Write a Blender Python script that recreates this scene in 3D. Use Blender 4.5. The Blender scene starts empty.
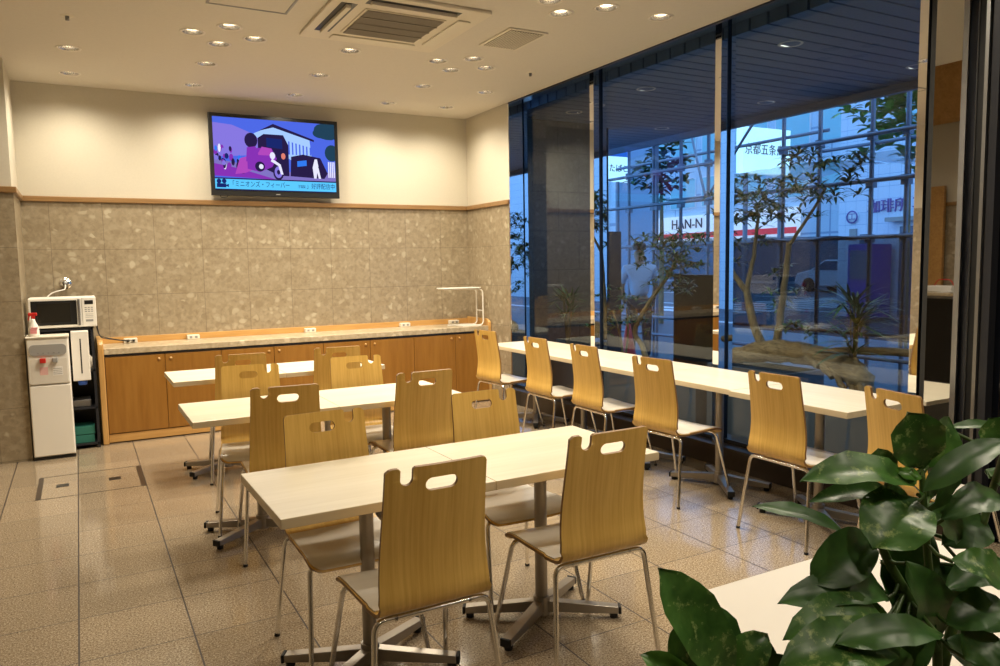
import bpy, bmesh, math, random
from mathutils import Vector, Matrix, noise
random.seed(7)
R = math.radians
SC = bpy.context.scene
COL = SC.collection

# ---------------------------------------------------------------- camera, light, exposure
cam_d = bpy.data.cameras.new('camera'); cam = bpy.data.objects.new('camera', cam_d); COL.objects.link(cam)
cam_d.sensor_width = 36; cam_d.lens = 36 * 760.07 / 1000; cam_d.clip_start = .05; cam_d.clip_end = 300
rx, ry, rz = (0.87449056, -0.48477490, -0.01611041), (0.05856198, 0.07255257, 0.99564382), (-0.48149429, -0.87162358, 0.09183592)
cam.matrix_world = Matrix(((rx[0], ry[0], rz[0], -3.4764), (rx[1], ry[1], rz[1], -6.9356), (rx[2], ry[2], rz[2], 1.4772), (0, 0, 0, 1)))
SC.camera = cam
SC.view_settings.view_transform = 'Standard'; SC.view_settings.look = 'None'
SC.view_settings.exposure = 0.16; SC.view_settings.gamma = 1.0; SC.view_settings.use_curve_mapping = False
SC.cycles.max_bounces = 10; SC.cycles.transparent_max_bounces = 16; SC.cycles.glossy_bounces = 6
SC.cycles.caustics_reflective = False; SC.cycles.caustics_refractive = False
SC.cycles.sample_clamp_indirect = 4

W = bpy.data.worlds.new('world'); SC.world = W; W.use_nodes = True
bg = W.node_tree.nodes['Background']; bg.inputs[0].default_value = (.24, .52, 1.0, 1); bg.inputs[1].default_value = 2.2

SPOT_W = 46.0
SPOT_C = (1.0, .885, .70)
CEIL = 3.06
def KX(x): return -3.476 + (x + 3.476) * 1.0193     # fixtures measured on a slightly lower ceiling
def KY(y): return -6.936 + (y + 6.936) * 1.0193

# ---------------------------------------------------------------- materials
def nt(name):
    m = bpy.data.materials.new(name); m.use_nodes = True
    t = m.node_tree; b = t.nodes['Principled BSDF']
    return m, t, b
def mat(name, col, rough=.5, metal=0, spec=.5, coat=0, emit=0, alpha=1):
    m, t, b = nt(name)
    b.inputs['Base Color'].default_value = (*col, 1); b.inputs['Roughness'].default_value = rough
    b.inputs['Metallic'].default_value = metal; b.inputs['Specular IOR Level'].default_value = spec
    if coat: b.inputs['Coat Weight'].default_value = coat; b.inputs['Coat Roughness'].default_value = .08
    if emit:
        b.inputs['Emission Color'].default_value = (*col, 1); b.inputs['Emission Strength'].default_value = emit
    if alpha < 1: b.inputs['Alpha'].default_value = alpha
    return m
def N(t, typ, **kw):
    n = t.nodes.new(typ)
    for k, v in kw.items(): setattr(n, k, v)
    return n
def mth(t, op, a, b=None, c=None):
    n = N(t, 'ShaderNodeMath', operation=op)
    for i, v in enumerate((a, b, c)):
        if v is None: continue
        if isinstance(v, (int, float)): n.inputs[i].default_value = v
        else: t.links.new(v, n.inputs[i])
    return n.outputs[0]
def ramp(t, fac, stops, interp='LINEAR'):
    n = N(t, 'ShaderNodeValToRGB'); cr = n.color_ramp; cr.interpolation = interp
    while len(cr.elements) < len(stops): cr.elements.new(.5)
    for e, (p, c) in zip(cr.elements, stops): e.position = p; e.color = (*c, 1)
    t.links.new(fac, n.inputs[0]); return n.outputs[0]
def mixc(t, fac, a, b, blend='MIX'):
    n = N(t, 'ShaderNodeMix', data_type='RGBA', blend_type=blend)
    for i, v in ((0, fac), (6, a), (7, b)):
        if isinstance(v, (int, float)): n.inputs[i].default_value = v
        elif isinstance(v, tuple): n.inputs[i].default_value = (*v, 1)
        else: t.links.new(v, n.inputs[i])
    return n.outputs[2]
def coords(t, scale=(1, 1, 1), kind='Object', loc=(0, 0, 0)):
    c = N(t, 'ShaderNodeTexCoord'); mp = N(t, 'ShaderNodeMapping')
    mp.inputs['Scale'].default_value = scale; mp.inputs['Location'].default_value = loc
    t.links.new(c.outputs[kind], mp.inputs[0]); return mp.outputs[0]
def noise_t(t, vec, scale, detail=3, rough=.5):
    n = N(t, 'ShaderNodeTexNoise'); n.inputs['Scale'].default_value = scale; n.inputs['Detail'].default_value = detail
    n.inputs['Roughness'].default_value = rough; t.links.new(vec, n.inputs['Vector']); return n.outputs[0]
def line_mask(t, val, x0, step, w):
    """1 on a joint line, else 0"""
    f = mth(t, 'DIVIDE', mth(t, 'SUBTRACT', val, x0 - w / 2), step)
    return mth(t, 'LESS_THAN', mth(t, 'FRACT', f), w / step)

def floor_material():
    m, t, b = nt('granite_tile')
    v = coords(t); s = N(t, 'ShaderNodeSeparateXYZ'); t.links.new(v, s.inputs[0])
    gx = line_mask(t, s.outputs[0], -3.557, .41, .0065); gy = line_mask(t, s.outputs[1], -2.526, .41, .0045)
    g = mth(t, 'MAXIMUM', gx, gy)
    n1 = noise_t(t, v, 120, 4, .75); n2 = noise_t(t, v, 210, 2, .6); big = noise_t(t, v, 2.2, 2, .5)
    c = ramp(t, n1, [(.34, (.12, .08, .05)), (.43, (.33, .25, .165)), (.54, (.46, .37, .255)), (.66, (.66, .57, .43))])
    c2 = ramp(t, n2, [(.38, (.28, .22, .16)), (.47, (1, 1, 1))])
    c = mixc(t, .8, c, c2, 'MULTIPLY')
    tile = N(t, 'ShaderNodeTexWhiteNoise', noise_dimensions='2D')
    cx = mth(t, 'FLOOR', mth(t, 'DIVIDE', mth(t, 'SUBTRACT', s.outputs[0], -3.557), .41))
    cy = mth(t, 'FLOOR', mth(t, 'DIVIDE', mth(t, 'SUBTRACT', s.outputs[1], -2.526), .41))
    cb = N(t, 'ShaderNodeCombineXYZ'); t.links.new(cx, cb.inputs[0]); t.links.new(cy, cb.inputs[1]); t.links.new(cb.outputs[0], tile.inputs[0])
    tv = mth(t, 'MULTIPLY_ADD', tile.outputs[0], .14, .76)
    hs = N(t, 'ShaderNodeHueSaturation'); t.links.new(c, hs.inputs['Color']); t.links.new(tv, hs.inputs['Value'])
    c = mixc(t, g, hs.outputs[0], (.035, .022, .015))
    t.links.new(c, b.inputs['Base Color'])
    t.links.new(mth(t, 'MULTIPLY_ADD', g, .5, mth(t, 'MULTIPLY_ADD', big, .06, .085)), b.inputs['Roughness'])
    b.inputs['Specular IOR Level'].default_value = .5
    return m
def stone_material(name='wall_stone', x0=-3.663, y0=-.22, z0=2.063, step=.41, dark=1.0, running=False, ax=0, sx=None, sz=None, jw=.004):
    m, t, b = nt(name)
    v = coords(t); s = N(t, 'ShaderNodeSeparateXYZ'); t.links.new(v, s.inputs[0])
    sx = sx or step; sz = sz or step
    row = mth(t, 'FLOOR', mth(t, 'DIVIDE', mth(t, 'SUBTRACT', s.outputs[2], z0), sz))
    h = s.outputs[ax]
    if running: h = mth(t, 'ADD', h, mth(t, 'MULTIPLY', mth(t, 'MODULO', mth(t, 'ABSOLUTE', row), 2.0), sx * .45))
    g = mth(t, 'MAXIMUM', line_mask(t, h, x0 if ax == 0 else y0, sx, jw), line_mask(t, s.outputs[2], z0, sz, jw))
    vo = N(t, 'ShaderNodeTexVoronoi'); vo.inputs['Scale'].default_value = 19; vo.inputs['Randomness'].default_value = 1
    nz = N(t, 'ShaderNodeTexNoise'); nz.inputs['Scale'].default_value = 9; t.links.new(v, nz.inputs['Vector'])
    dist = N(t, 'ShaderNodeMix', data_type='VECTOR'); dist.inputs[0].default_value = .10
    t.links.new(v, dist.inputs[4]); t.links.new(nz.outputs[1], dist.inputs[5]); t.links.new(dist.outputs[1], vo.inputs['Vector'])
    frag = ramp(t, N_sep(t, vo.outputs['Color']), [(.0, (.24, .19, .12)), (.45, (.30, .243, .16)), (.8, (.37, .31, .215)), (1, (.50, .44, .325))])
    near = ramp(t, vo.outputs['Distance'], [(.30, (1, 1, 1)), (.55, (.0, .0, .0))])
    n2 = noise_t(t, v, 26, 4, .65); basec = ramp(t, n2, [(.3, (.235, .185, .118)), (.5, (.305, .247, .163)), (.75, (.38, .32, .225))])
    c = mixc(t, mth(t, 'MULTIPLY', near, .8), basec, frag)
    c = mixc(t, mth(t, 'MULTIPLY', g, .7), c, (.13, .10, .065))
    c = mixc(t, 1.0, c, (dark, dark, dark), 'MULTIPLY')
    t.links.new(c, b.inputs['Base Color']); b.inputs['Roughness'].default_value = .32
    return m
def N_sep(t, colout):
    s = N(t, 'ShaderNodeSeparateColor'); t.links.new(colout, s.inputs[0]); return s.outputs[0]
def wood_material(name, ca, cb_, scale=(30, 30, 1.6), rough=.35, coat=.15, cath=0.0):
    m, t, b = nt(name)
    v = coords(t, scale)
    n1 = noise_t(t, v, 2.2, 4, .6)
    v2 = coords(t, tuple(x * .35 for x in scale)); n2 = noise_t(t, v2, 1.5, 2, .5)
    f = mth(t, 'ADD', mth(t, 'MULTIPLY', n1, .6), mth(t, 'MULTIPLY', n2, .4))
    c = ramp(t, f, [(.36, ca), (.64, cb_)])
    t.links.new(c, b.inputs['Base Color']); b.inputs['Roughness'].default_value = rough
    if coat: b.inputs['Coat Weight'].default_value = coat; b.inputs['Coat Roughness'].default_value = .2
    return m
def glass_material(name='window_glass', tint=(.80, .86, .90), ior=1.5):
    m = bpy.data.materials.new(name); m.use_nodes = True; t = m.node_tree
    for n in list(t.nodes): t.nodes.remove(n)
    o = N(t, 'ShaderNodeOutputMaterial'); tr = N(t, 'ShaderNodeBsdfTransparent'); gl = N(t, 'ShaderNodeBsdfGlossy')
    tr.inputs[0].default_value = (*tint, 1); gl.inputs['Roughness'].default_value = .0; gl.inputs[0].default_value = (1, 1, 1, 1)
    g = N(t, 'ShaderNodeNewGeometry'); dt = N(t, 'ShaderNodeVectorMath', operation='DOT_PRODUCT'); mx = N(t, 'ShaderNodeMixShader')
    t.links.new(g.outputs['Incoming'], dt.inputs[0]); t.links.new(g.outputs['Normal'], dt.inputs[1])
    c_ = mth(t, 'SUBTRACT', 1.0, mth(t, 'ABSOLUTE', dt.outputs['Value'])); fac = mth(t, 'MULTIPLY_ADD', mth(t, 'POWER', c_, 5.0), .96, .035)
    t.links.new(fac, mx.inputs[0]); t.links.new(tr.outputs[0], mx.inputs[1]); t.links.new(gl.outputs[0], mx.inputs[2])
    t.links.new(mx.outputs[0], o.inputs[0]); return m
def net_material(name, col, cover):
    m = bpy.data.materials.new(name); m.use_nodes = True; t = m.node_tree
    for n in list(t.nodes): t.nodes.remove(n)
    o = N(t, 'ShaderNodeOutputMaterial'); tr = N(t, 'ShaderNodeBsdfTransparent'); df = N(t, 'ShaderNodeBsdfDiffuse')
    df.inputs[0].default_value = (*col, 1); mx = N(t, 'ShaderNodeMixShader'); mx.inputs[0].default_value = cover
    t.links.new(tr.outputs[0], mx.inputs[1]); t.links.new(df.outputs[0], mx.inputs[2]); t.links.new(mx.outputs[0], o.inputs[0]); return m
def plaster_material(name, col):
    m, t, b = nt(name); v = coords(t); n = noise_t(t, v, 60, 3)
    t.links.new(ramp(t, n, [(.3, tuple(x * .96 for x in col)), (.7, col)]), b.inputs['Base Color'])
    b.inputs['Roughness'].default_value = .75
    bp = N(t, 'ShaderNodeBump'); bp.inputs['Strength'].default_value = .05; t.links.new(n, bp.inputs['Height']); t.links.new(bp.outputs[0], b.inputs['Normal'])
    return m
def leaf_material(name, a, bcol, speck=None, scale=30, rough=.3):
    m, t, b = nt(name); v = coords(t); n = noise_t(t, v, scale, 3, .6)
    c = ramp(t, n, [(.35, a), (.65, bcol)])
    if speck:
        n2 = noise_t(t, v, scale * 2.6, 4, .7)
        c = mixc(t, ramp(t, n2, [(.56, (0, 0, 0)), (.68, (1, 1, 1))]), c, speck)
    t.links.new(c, b.inputs['Base Color']); b.inputs['Roughness'].default_value = rough
    return m
def tile_facade(name, col, line, sx, sz, ax=1, rough=.4):
    m, t, b = nt(name); v = coords(t); s = N(t, 'ShaderNodeSeparateXYZ'); t.links.new(v, s.inputs[0])
    g = mth(t, 'MAXIMUM', line_mask(t, s.outputs[ax], 0, sx, sx * .03), line_mask(t, s.outputs[2], 0, sz, sz * .04))
    t.links.new(mixc(t, g, col, line), b.inputs['Base Color']); b.inputs['Roughness'].default_value = rough; return m

M = dict(
    floor=floor_material(), stone=stone_material(), stone_y=stone_material('wall_stone_side', ax=1),
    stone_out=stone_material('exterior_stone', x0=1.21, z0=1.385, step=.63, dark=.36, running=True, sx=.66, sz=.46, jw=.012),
    plaster=plaster_material('plaster', (.60, .555, .45)), ceiling=plaster_material('ceiling_paint', (.70, .655, .58)),
    trim=wood_material('trim_wood', (.22, .12, .045), (.33, .19, .075), (1.5, 30, 30)),
    chair=wood_material('chair_oak', (.55, .325, .070), (.70, .455, .125), (42, 3, 1.7), .32),
    edge=mat('plywood_edge', (.25, .135, .045), .5),
    cabinet=wood_material('cabinet_veneer', (.255, .108, .014), (.33, .152, .026), (14, 14, 1.2), .38, .1),
    cabwood=wood_material('counter_wood', (.50, .27, .08), (.62, .36, .12), (1.6, 20, 20), .35),
    cabpost=wood_material('counter_post_wood', (.50, .27, .08), (.62, .36, .12), (20, 20, 1.6), .35),
    counter=stone_material('countertop_stone', x0=90, z0=90, step=400, dark=1.5),
    top=wood_material('table_laminate', (.70, .63, .47), (.78, .715, .56), (1.2, 14, 14), .33, .0),
    topedge=wood_material('table_edge', (.62, .52, .35), (.70, .60, .42), (1.2, 14, 14), .4, .0),
    white_top=mat('white_table', (.83, .78, .70), .3),
    pad=wood_material('seat_laminate', (.68, .64, .56), (.80, .76, .69), (3, 7, 7), .28, .3),
    steel=mat('table_base_grey', (.36, .33, .29), .33, .75), chrome=mat('chrome', (.80, .78, .74), .14, 1),
    mirror=mat('polished_steel', (.86, .86, .86), .015, 1), satin=mat('satin_steel', (.30, .30, .30), .42, 1),
    black=mat('black_plastic', (.012, .012, .012), .35), rubber=mat('rubber', (.008, .008, .008), .7),
    gasket=mat('dark_gasket', (.01, .012, .02), .5), darkmetal=mat('dark_metal', (.03, .032, .04), .35, .4),
    white=mat('white_plastic', (.82, .79, .72), .35), offwhite=mat('off_white_plastic', (.74, .69, .58), .45),
    grille=mat('ac_grille', (.22, .19, .15), .6), acwhite=mat('ac_white', (.74, .68, .57), .5),
    red=mat('red_plastic', (.55, .02, .015), .35), blue=mat('blue_plastic', (.02, .10, .5), .4),
    teal=mat('teal_card', (.02, .16, .12), .6), greyp=mat('grey_plastic', (.30, .30, .29), .4),
    glass=glass_material(), doorglass=mat('black_glass', (.004, .005, .008), .03, 0, .35),
    bulb=mat('lamp_light', (1, .82, .55), .5, emit=9), reflector=mat('lamp_reflector', (.85, .83, .80), .22, 1),
    ring=mat('lamp_ring', (.75, .70, .62), .4),
    soffit=mat('soffit_slats', (.16, .20, .30), .45), pipe=mat('scaffold_pipe', (.20, .23, .28), .4, .6),
    net=net_material('black_netting', (.010, .012, .020), .76), sheet=net_material('clear_sheet', (.6, .7, .9), .35),
    asphalt=mat('asphalt', (.08, .09, .12), .6), paint=mat('road_paint', (.75, .78, .8), .5), paving=mat('paving', (.055, .06, .075), .55),
    facade=tile_facade('white_tile_facade', (.66, .72, .80), (.35, .45, .60), .30, .30),
    facade2=tile_facade('pale_block_facade', (.55, .66, .74), (.28, .38, .5), 3.2, 3.0),
    bwin=mat('building_window', (.05, .12, .20), .15), bglass=mat('cyan_glass', (.30, .62, .66), .15),
    signwhite=mat('lit_sign_white', (.62, .95, 1.0), .4, emit=1.0), bandwhite=mat('shop_band_white', (.9, .9, .9), .4, emit=.5),
    bandred=mat('shop_band_red', (.8, .03, .04), .4, emit=.45), ink=mat('sign_ink', (.02, .03, .07), .5),
    purple=mat('purple_lettering', (.16, .10, .34), .5), signblue=mat('sign_blue', (.03, .16, .55), .4, emit=.3),
    bark=wood_material('bark', (.14, .095, .05), (.30, .21, .11), (30, 30, 6), .8, 0),
    drift=wood_material('driftwood', (.12, .07, .03), (.38, .25, .12), (34, 5, 34), .75, 0),
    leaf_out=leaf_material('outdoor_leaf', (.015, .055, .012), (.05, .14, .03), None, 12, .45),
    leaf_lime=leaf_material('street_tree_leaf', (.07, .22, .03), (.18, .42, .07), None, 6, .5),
    leaf_in=leaf_material('glossy_leaf', (.028, .10, .016), (.075, .20, .035), (.30, .42, .14), 26, .34),
    leaf_plain=leaf_material('plain_leaf', (.022, .078, .014), (.055, .15, .03), None, 22, .36),
    leaf_young=leaf_material('young_leaf', (.05, .16, .02), (.10, .26, .04), None, 20, .3), stem=mat('green_stem', (.07, .13, .03), .45), woodystem=mat('woody_stem', (.22, .17, .08), .7),
    soil=mat('soil', (.03, .022, .015), .9), planter=mat('planter_grey', (.10, .11, .125), .5), planterin=mat('planter_black', (.02, .02, .02), .4),
    car=mat('car_paint', (.72, .76, .82), .2, 0, .5, .5), tyre=mat('tyre', (.012, .012, .012), .7),
    skin=mat('skin', (.45, .27, .18), .5), shirt=mat('pale_shirt', (.55, .66, .80), .7), trousers=mat('dark_trousers', (.02, .025, .04), .7),
    counterblack=mat('reception_black', (.008, .007, .006), .25), paper=mat('paper', (.80, .78, .74), .6),
    fascia=wood_material('fascia_wood', (.36, .19, .06), (.50, .28, .09), (20, 1.4, 20), .35),
    curbm=mat('dark_curb_stone', (.045, .032, .022), .35),
)

# ---------------------------------------------------------------- mesh helpers
class MB:
    def __init__(s): s.v = []; s.f = []; s.m = []; s.sm = []
    def add(s, vs, fs, mi=0, smooth=False):
        o = len(s.v); s.v += [tuple(p) for p in vs]
        for f in fs: s.f.append([o + i for i in f]); s.m.append(mi); s.sm.append(smooth)
        return s
    def box(s, x0, x1, y0, y1, z0, z1, mi=0):
        return s.add([(x0, y0, z0), (x1, y0, z0), (x1, y1, z0), (x0, y1, z0), (x0, y0, z1), (x1, y0, z1), (x1, y1, z1), (x0, y1, z1)],
              [(0, 3, 2, 1), (4, 5, 6, 7), (0, 1, 5, 4), (1, 2, 6, 5), (2, 3, 7, 6), (3, 0, 4, 7)], mi)
    def tube(s, pts, r, seg=10, mi=0, cap=True, smooth=True):
        pts = [Vector(p) for p in pts]; rs = r if isinstance(r, (list, tuple)) else [r] * len(pts)
        t0 = (pts[1] - pts[0]).normalized(); up = Vector((0, 0, 1)) if abs(t0.z) < .9 else Vector((1, 0, 0))
        n = t0.cross(up).normalized(); o = len(s.v); vs = []
        for i, p in enumerate(pts):
            a = pts[max(i - 1, 0)]; b = pts[min(i + 1, len(pts) - 1)]; t = (b - a).normalized()
            n = (n - t * n.dot(t)).normalized(); bn = t.cross(n)
            for k in range(seg):
                q = 2 * math.pi * k / seg; vs.append(p + (n * math.cos(q) + bn * math.sin(q)) * rs[i])
        fs = []
        for i in range(len(pts) - 1):
            for k in range(seg):
                k2 = (k + 1) % seg; fs.append((i * seg + k, i * seg + k2, (i + 1) * seg + k2, (i + 1) * seg + k))
        s.add(vs, fs, mi, smooth)
        if cap:
            s.add(vs[:seg], [tuple(range(seg - 1, -1, -1))], mi); s.add(vs[-seg:], [tuple(range(seg))], mi)
        return s
    def lathe(s, prof, c=(0, 0, 0), seg=24, mi=0, smooth=True):
        vs = []; fs = []
        for (r, z) in prof:
            for k in range(seg):
                q = 2 * math.pi * k / seg; vs.append((c[0] + r * math.cos(q), c[1] + r * math.sin(q), c[2] + z))
        for i in range(len(prof) - 1):
            for k in range(seg):
                k2 = (k + 1) % seg; fs.append((i * seg + k, i * seg + k2, (i + 1) * seg + k2, (i + 1) * seg + k))
        return s.add(vs, fs, mi, smooth)
    def prism(s, poly, axis, a, b, mi=0):
        """poly: list of 2D points; extruded along axis ('x','y','z') from a to b"""
        def P(p, w): return {'x': (w, p[0], p[1]), 'y': (p[0], w, p[1]), 'z': (p[0], p[1], w)}[axis]
        n = len(poly); vs = [P(p, a) for p in poly] + [P(p, b) for p in poly]
        fs = [tuple(range(n - 1, -1, -1)), tuple(range(n, 2 * n))] + [(i, (i + 1) % n, n + (i + 1) % n, n + i) for i in range(n)]
        return s.add(vs, fs, mi)
    def mesh(s, name, mats):
        me = bpy.data.meshes.new(name); me.from_pydata(s.v, [], s.f)
        for m in (mats if isinstance(mats, (list, tuple)) else [mats]): me.materials.append(m)
        me.polygons.foreach_set('material_index', s.m); me.polygons.foreach_set('use_smooth', s.sm)
        if getattr(s, 'nrm', None):
            me.update(); fl = []
            for p in me.polygons:           # wind every face to agree with its analytic normals
                if p.normal.dot(s.nrm[p.vertices[0]]) < 0: fl.append(p.index)
            bm = bmesh.new(); bm.from_mesh(me); bm.faces.ensure_lookup_table(); bmesh.ops.reverse_faces(bm, faces=[bm.faces[i] for i in fl]); bm.to_mesh(me); bm.free()
            me.update(); me.normals_split_custom_set_from_vertices(s.nrm); return me
        me.validate(); bm = bmesh.new(); bm.from_mesh(me); bmesh.ops.recalc_face_normals(bm, faces=bm.faces); bm.to_mesh(me); bm.free()
        me.update(); return me
    def build(s, name, mats, parent=None, bevel=0, **tags):
        o = bpy.data.objects.new(name, s.mesh(name, mats)); COL.objects.link(o)
        if parent: o.parent = parent
        if bevel:
            b = o.modifiers.new('bevel', 'BEVEL'); b.width = bevel; b.segments = 2; b.limit_method = 'ANGLE'
        for k, v in tags.items(): o[k] = v
        return o
def rounded(pts, rad, n=5):
    pts = [Vector(p) for p in pts]; out = [pts[0]]
    for i in range(1, len(pts) - 1):
        p, a, b = pts[i], pts[i - 1], pts[i + 1]
        r = min(rad, (a - p).length * .49, (b - p).length * .49)
        s, e = p + (a - p).normalized() * r, p + (b - p).normalized() * r
        for k in range(n + 1):
            t = k / n; out.append(s * (1 - t) ** 2 + p * 2 * t * (1 - t) + e * t * t)
    out.append(pts[-1]); return out
def rrect(x0, x1, y0, y1, r, n=5):
    o = []
    for cx, cy, a0 in ((x1 - r, y1 - r, 0), (x0 + r, y1 - r, 90), (x0 + r, y0 + r, 180), (x1 - r, y0 + r, 270)):
        for k in range(n + 1):
            a = R(a0 + 90 * k / n); o.append((cx + r * math.cos(a), cy + r * math.sin(a)))
    return o
def thing(name, label, cat, loc=(0, 0, 0), rz=0, group=None):
    o = bpy.data.objects.new(name, None); COL.objects.link(o); o.location = loc; o.rotation_euler = (0, 0, rz)
    o.empty_display_size = .1; o['label'] = label; o['category'] = cat
    if group: o['group'] = group
    return o
def tag(o, label, cat, group=None, kind=None):
    o['label'] = label; o['category'] = cat
    if group: o['group'] = group
    if kind: o['kind'] = kind
    return o
def struct(name, mb, m, parent=None, **kw):
    o = mb.build(name, m, parent, **kw)
    if not parent: o['kind'] = 'structure'
    return o
def copy_tree(o, parent=None):
    c = o.copy(); COL.objects.link(c)
    if parent: c.parent = parent
    for ch in [x for x in o.children]: copy_tree(ch, c)
    return c
def dup(root, loc, rz=0, label=None, group=None):
    c = copy_tree(root); c.location = loc; c.rotation_euler = (0, 0, rz)
    if label: c['label'] = label
    if group: c['group'] = group
    return c
def text(name, body, size, m, parent=None, loc=(0, 0, 0), rot=(0, 0, 0), depth=.002, align='CENTER', sx=1):
    c = bpy.data.curves.new(name, 'FONT'); c.body = body; c.size = size; c.extrude = depth; c.align_x = align; c.align_y = 'CENTER'
    tmp = bpy.data.objects.new(name, c); COL.objects.link(tmp)
    bpy.context.view_layer.update()
    me = bpy.data.meshes.new_from_object(tmp.evaluated_get(bpy.context.evaluated_depsgraph_get()))
    bpy.data.objects.remove(tmp); me.materials.clear(); me.materials.append(m)
    o = bpy.data.objects.new(name, me); COL.objects.link(o); o.location = loc; o.rotation_euler = rot; o.scale = (sx, 1, 1)
    if parent: o.parent = parent
    return o
FACE_NEG_Y = (R(90), 0, 0)
FACE_NEG_X = (R(90), 0, R(-90))

# ================================================================ SETTING
XL, XW, YB = -3.865, .36, .72          # back-left corner, return wall, back wall
PY = -.065                             # front of the wall pier on the left
XS = -4.6; YF = -9.6                   # side wall, wall behind the camera
GX = .578                              # glass plane
struct('floor', MB().box(XS - .2, .80, YF - .2, YB + .2, -.12, 0), M['floor'])
TZ0, TZ1 = 2.063, 2.110
# back wall
wb = struct('wall_back', MB().box(XL - .1, XW + .2, YB + .012, YB + .2, 0, CEIL + .05), M['plaster'])
struct('stone_cladding', MB().box(XL, XW, YB, YB + .014, 0, TZ0), M['stone'], wb)
wp = struct('wall_left', MB().box(XS, XL - .010, PY + .010, YB + .2, 0, CEIL + .05), M['plaster'])
struct('stone_cladding', MB().box(XS, XL, PY, PY + .014, 0, TZ0).box(XL - .014, XL, PY + .014, YB, 0, TZ0), M['stone'], wp)
wr = struct('wall_right', MB().box(XW + .012, XW + .16, -.22, YB + .2, 0, CEIL + .05), M['plaster'])
struct('stone_cladding', MB().box(XW, XW + .014, -.22, YB, 0, TZ0), M['stone_y'], wr)
struct('end_strip', MB().box(XW + .002, XW + .16, -.234, -.2205, 0, CEIL + .2), M['mirror'], wr)
ws = struct('wall_side', MB().box(XS - .2, XS, YF, PY + .02, 0, 3.75), M['plaster'])
struct('stone_cladding', MB().box(XS, XS + .014, YF, PY, 0, TZ0), M['stone_y'], ws)
wf = struct('wall_front', MB().box(XS - .2, 2.6, YF - .2, YF, 0, 3.75), M['plaster'])
struct('stone_cladding', MB().box(XS, .5, YF, YF + .014, 0, TZ0), M['stone'], wf)
def trim_bar(name, x0, x1, y0, y1):
    struct(name, MB().box(x0, x1, y0, y1, TZ0, TZ1), M['trim'], bevel=.006)
trim_bar('trim_1', XL, XW - .022, YB - .022, YB + .013)
trim_bar('trim_2', XW - .022, XW + .013, -.23, YB + .013)
trim_bar('trim_3', XS, XL + .022, PY - .022, PY + .013)
trim_bar('trim_4', XL - .013, XL + .022, PY + .013, YB + .013)
trim_bar('trim_5', XS + .02, .5, YF - .001, YF + .03)
# ceiling: flat field and a raised bay over the reception side
YC = -6.9                               # the ceiling is raised behind this line
struct('ceiling', MB().box(XS - .2, XW, YC, YB + .2, CEIL, CEIL + .12), M['ceiling'])
struct('ceiling_raised', MB().box(XS - .2, 2.6, YF - .2, YC + .1, 3.72, 3.84), M['ceiling'])
struct('ceiling_riser', MB().box(XS - .2, 2.6, YC, YC + .02, CEIL + .12, 3.72), M['ceiling'])
# curved timber fascia above the reception wall
mb = MB(); n = 9
for i in range(15):
    x = -4.2 + i * .3; bow = .22 * math.sin(math.pi * i / 14)
    for k in range(n):
        a = R(90 * k / 8); mb.v.append((x, YF + .05 + bow + .14 * math.sin(a) ** 2, 2.95 + .69 * k / 8 + .04 * math.sin(math.pi * i / 14)))
for i in range(14):
    for k in range(n - 1):
        mb.f.append([i * n + k, i * n + k + 1, (i + 1) * n + k + 1, (i + 1) * n + k]); mb.m.append(0); mb.sm.append(True)
o = struct('trim_6', mb, M['fascia']); sm = o.modifiers.new('thickness', 'SOLIDIFY'); sm.thickness = .02

# window wall --------------------------------------------------
struct('window_curb', MB().box(.46, .80, -4.8, YB, 0, .15), M['curbm'], bevel=.004)
struct('window_head', MB().box(XW, XW + .05, -6.6, -.23, CEIL + .004, CEIL + .30).box(XW + .05, 1.0, -6.6, YB, CEIL + .26, CEIL + .34), M['gasket'])
struct('trim_7', MB().box(XW - .004, XW + .02, -6.6, -.232, CEIL - .012, CEIL + .012), M['darkmetal'])
MUL = [(-.135, -.075), (-1.471, -1.412), (-2.964, -2.906), (-4.436, -4.388)]
for i, (a, b) in enumerate(MUL):
    p = struct('trim_%d' % (8 + i), MB().box(.50, .558, a, b, .15, CEIL + .27), M['mirror'], bevel=.001)
    struct('gasket', MB().box(.558, .600, a + .012, b - .012, .15, CEIL + .27), M['gasket'], p)
    struct('outer_fin', MB().box(.600, .640, a + .004, b - .004, .15, CEIL + .27), M['mirror'], p)
ys = [YB, -.105, -1.44, -2.935, -4.41]
for i in range(4):
    wdw = struct('window_%d' % (i + 1), MB().box(GX, GX + .008, ys[i + 1] + .017, ys[i] - .017, .17, CEIL + .27), M['glass'])
    struct('window_frame', MB().box(GX - .012, GX + .02, ys[i + 1] + .012, ys[i] - .012, .15, .18)
           .box(GX - .012, GX + .02, ys[i + 1] + .012, ys[i] - .012, CEIL + .235, CEIL + .27), M['darkmetal'], wdw)
# mirror-clad column side and dark glass entrance
cw = struct('wall_mirror_column', MB().prism([(.505, -4.45), (.505, -4.478), (.645, -4.618), (.645, -4.66), (1.0, -4.66), (1.0, -4.45)], 'z', 0, CEIL + .3), M['rubber'])
def chamfer(d0, d1, off, z0, z1):       # strip on the 45 degree face, d measured along it
    q = .70711; P0 = (.5, -4.474); o_ = -off * q
    pt = lambda d, e: (P0[0] + d * q + e * -q, P0[1] - d * q + e * -q)
    return MB().prism([pt(d0, off), pt(d1, off), pt(d1, off - .006), pt(d0, off - .006)], 'z', z0, z1)
struct('mirror_panel', chamfer(.004, .196, .004, 0, CEIL + .26), M['mirror'], cw)
struct('edge_strip', chamfer(.196, .201, .006, 0, CEIL + .26), M['satin'], cw)
d = struct('door_1', MB().box(.56, .575, -6.5, -4.80, .03, CEIL + .2), M['doorglass'])
struct('door_frame', MB().box(.50, .62, -4.80, -4.765, 0, CEIL + .2), M['darkmetal'], d)
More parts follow.
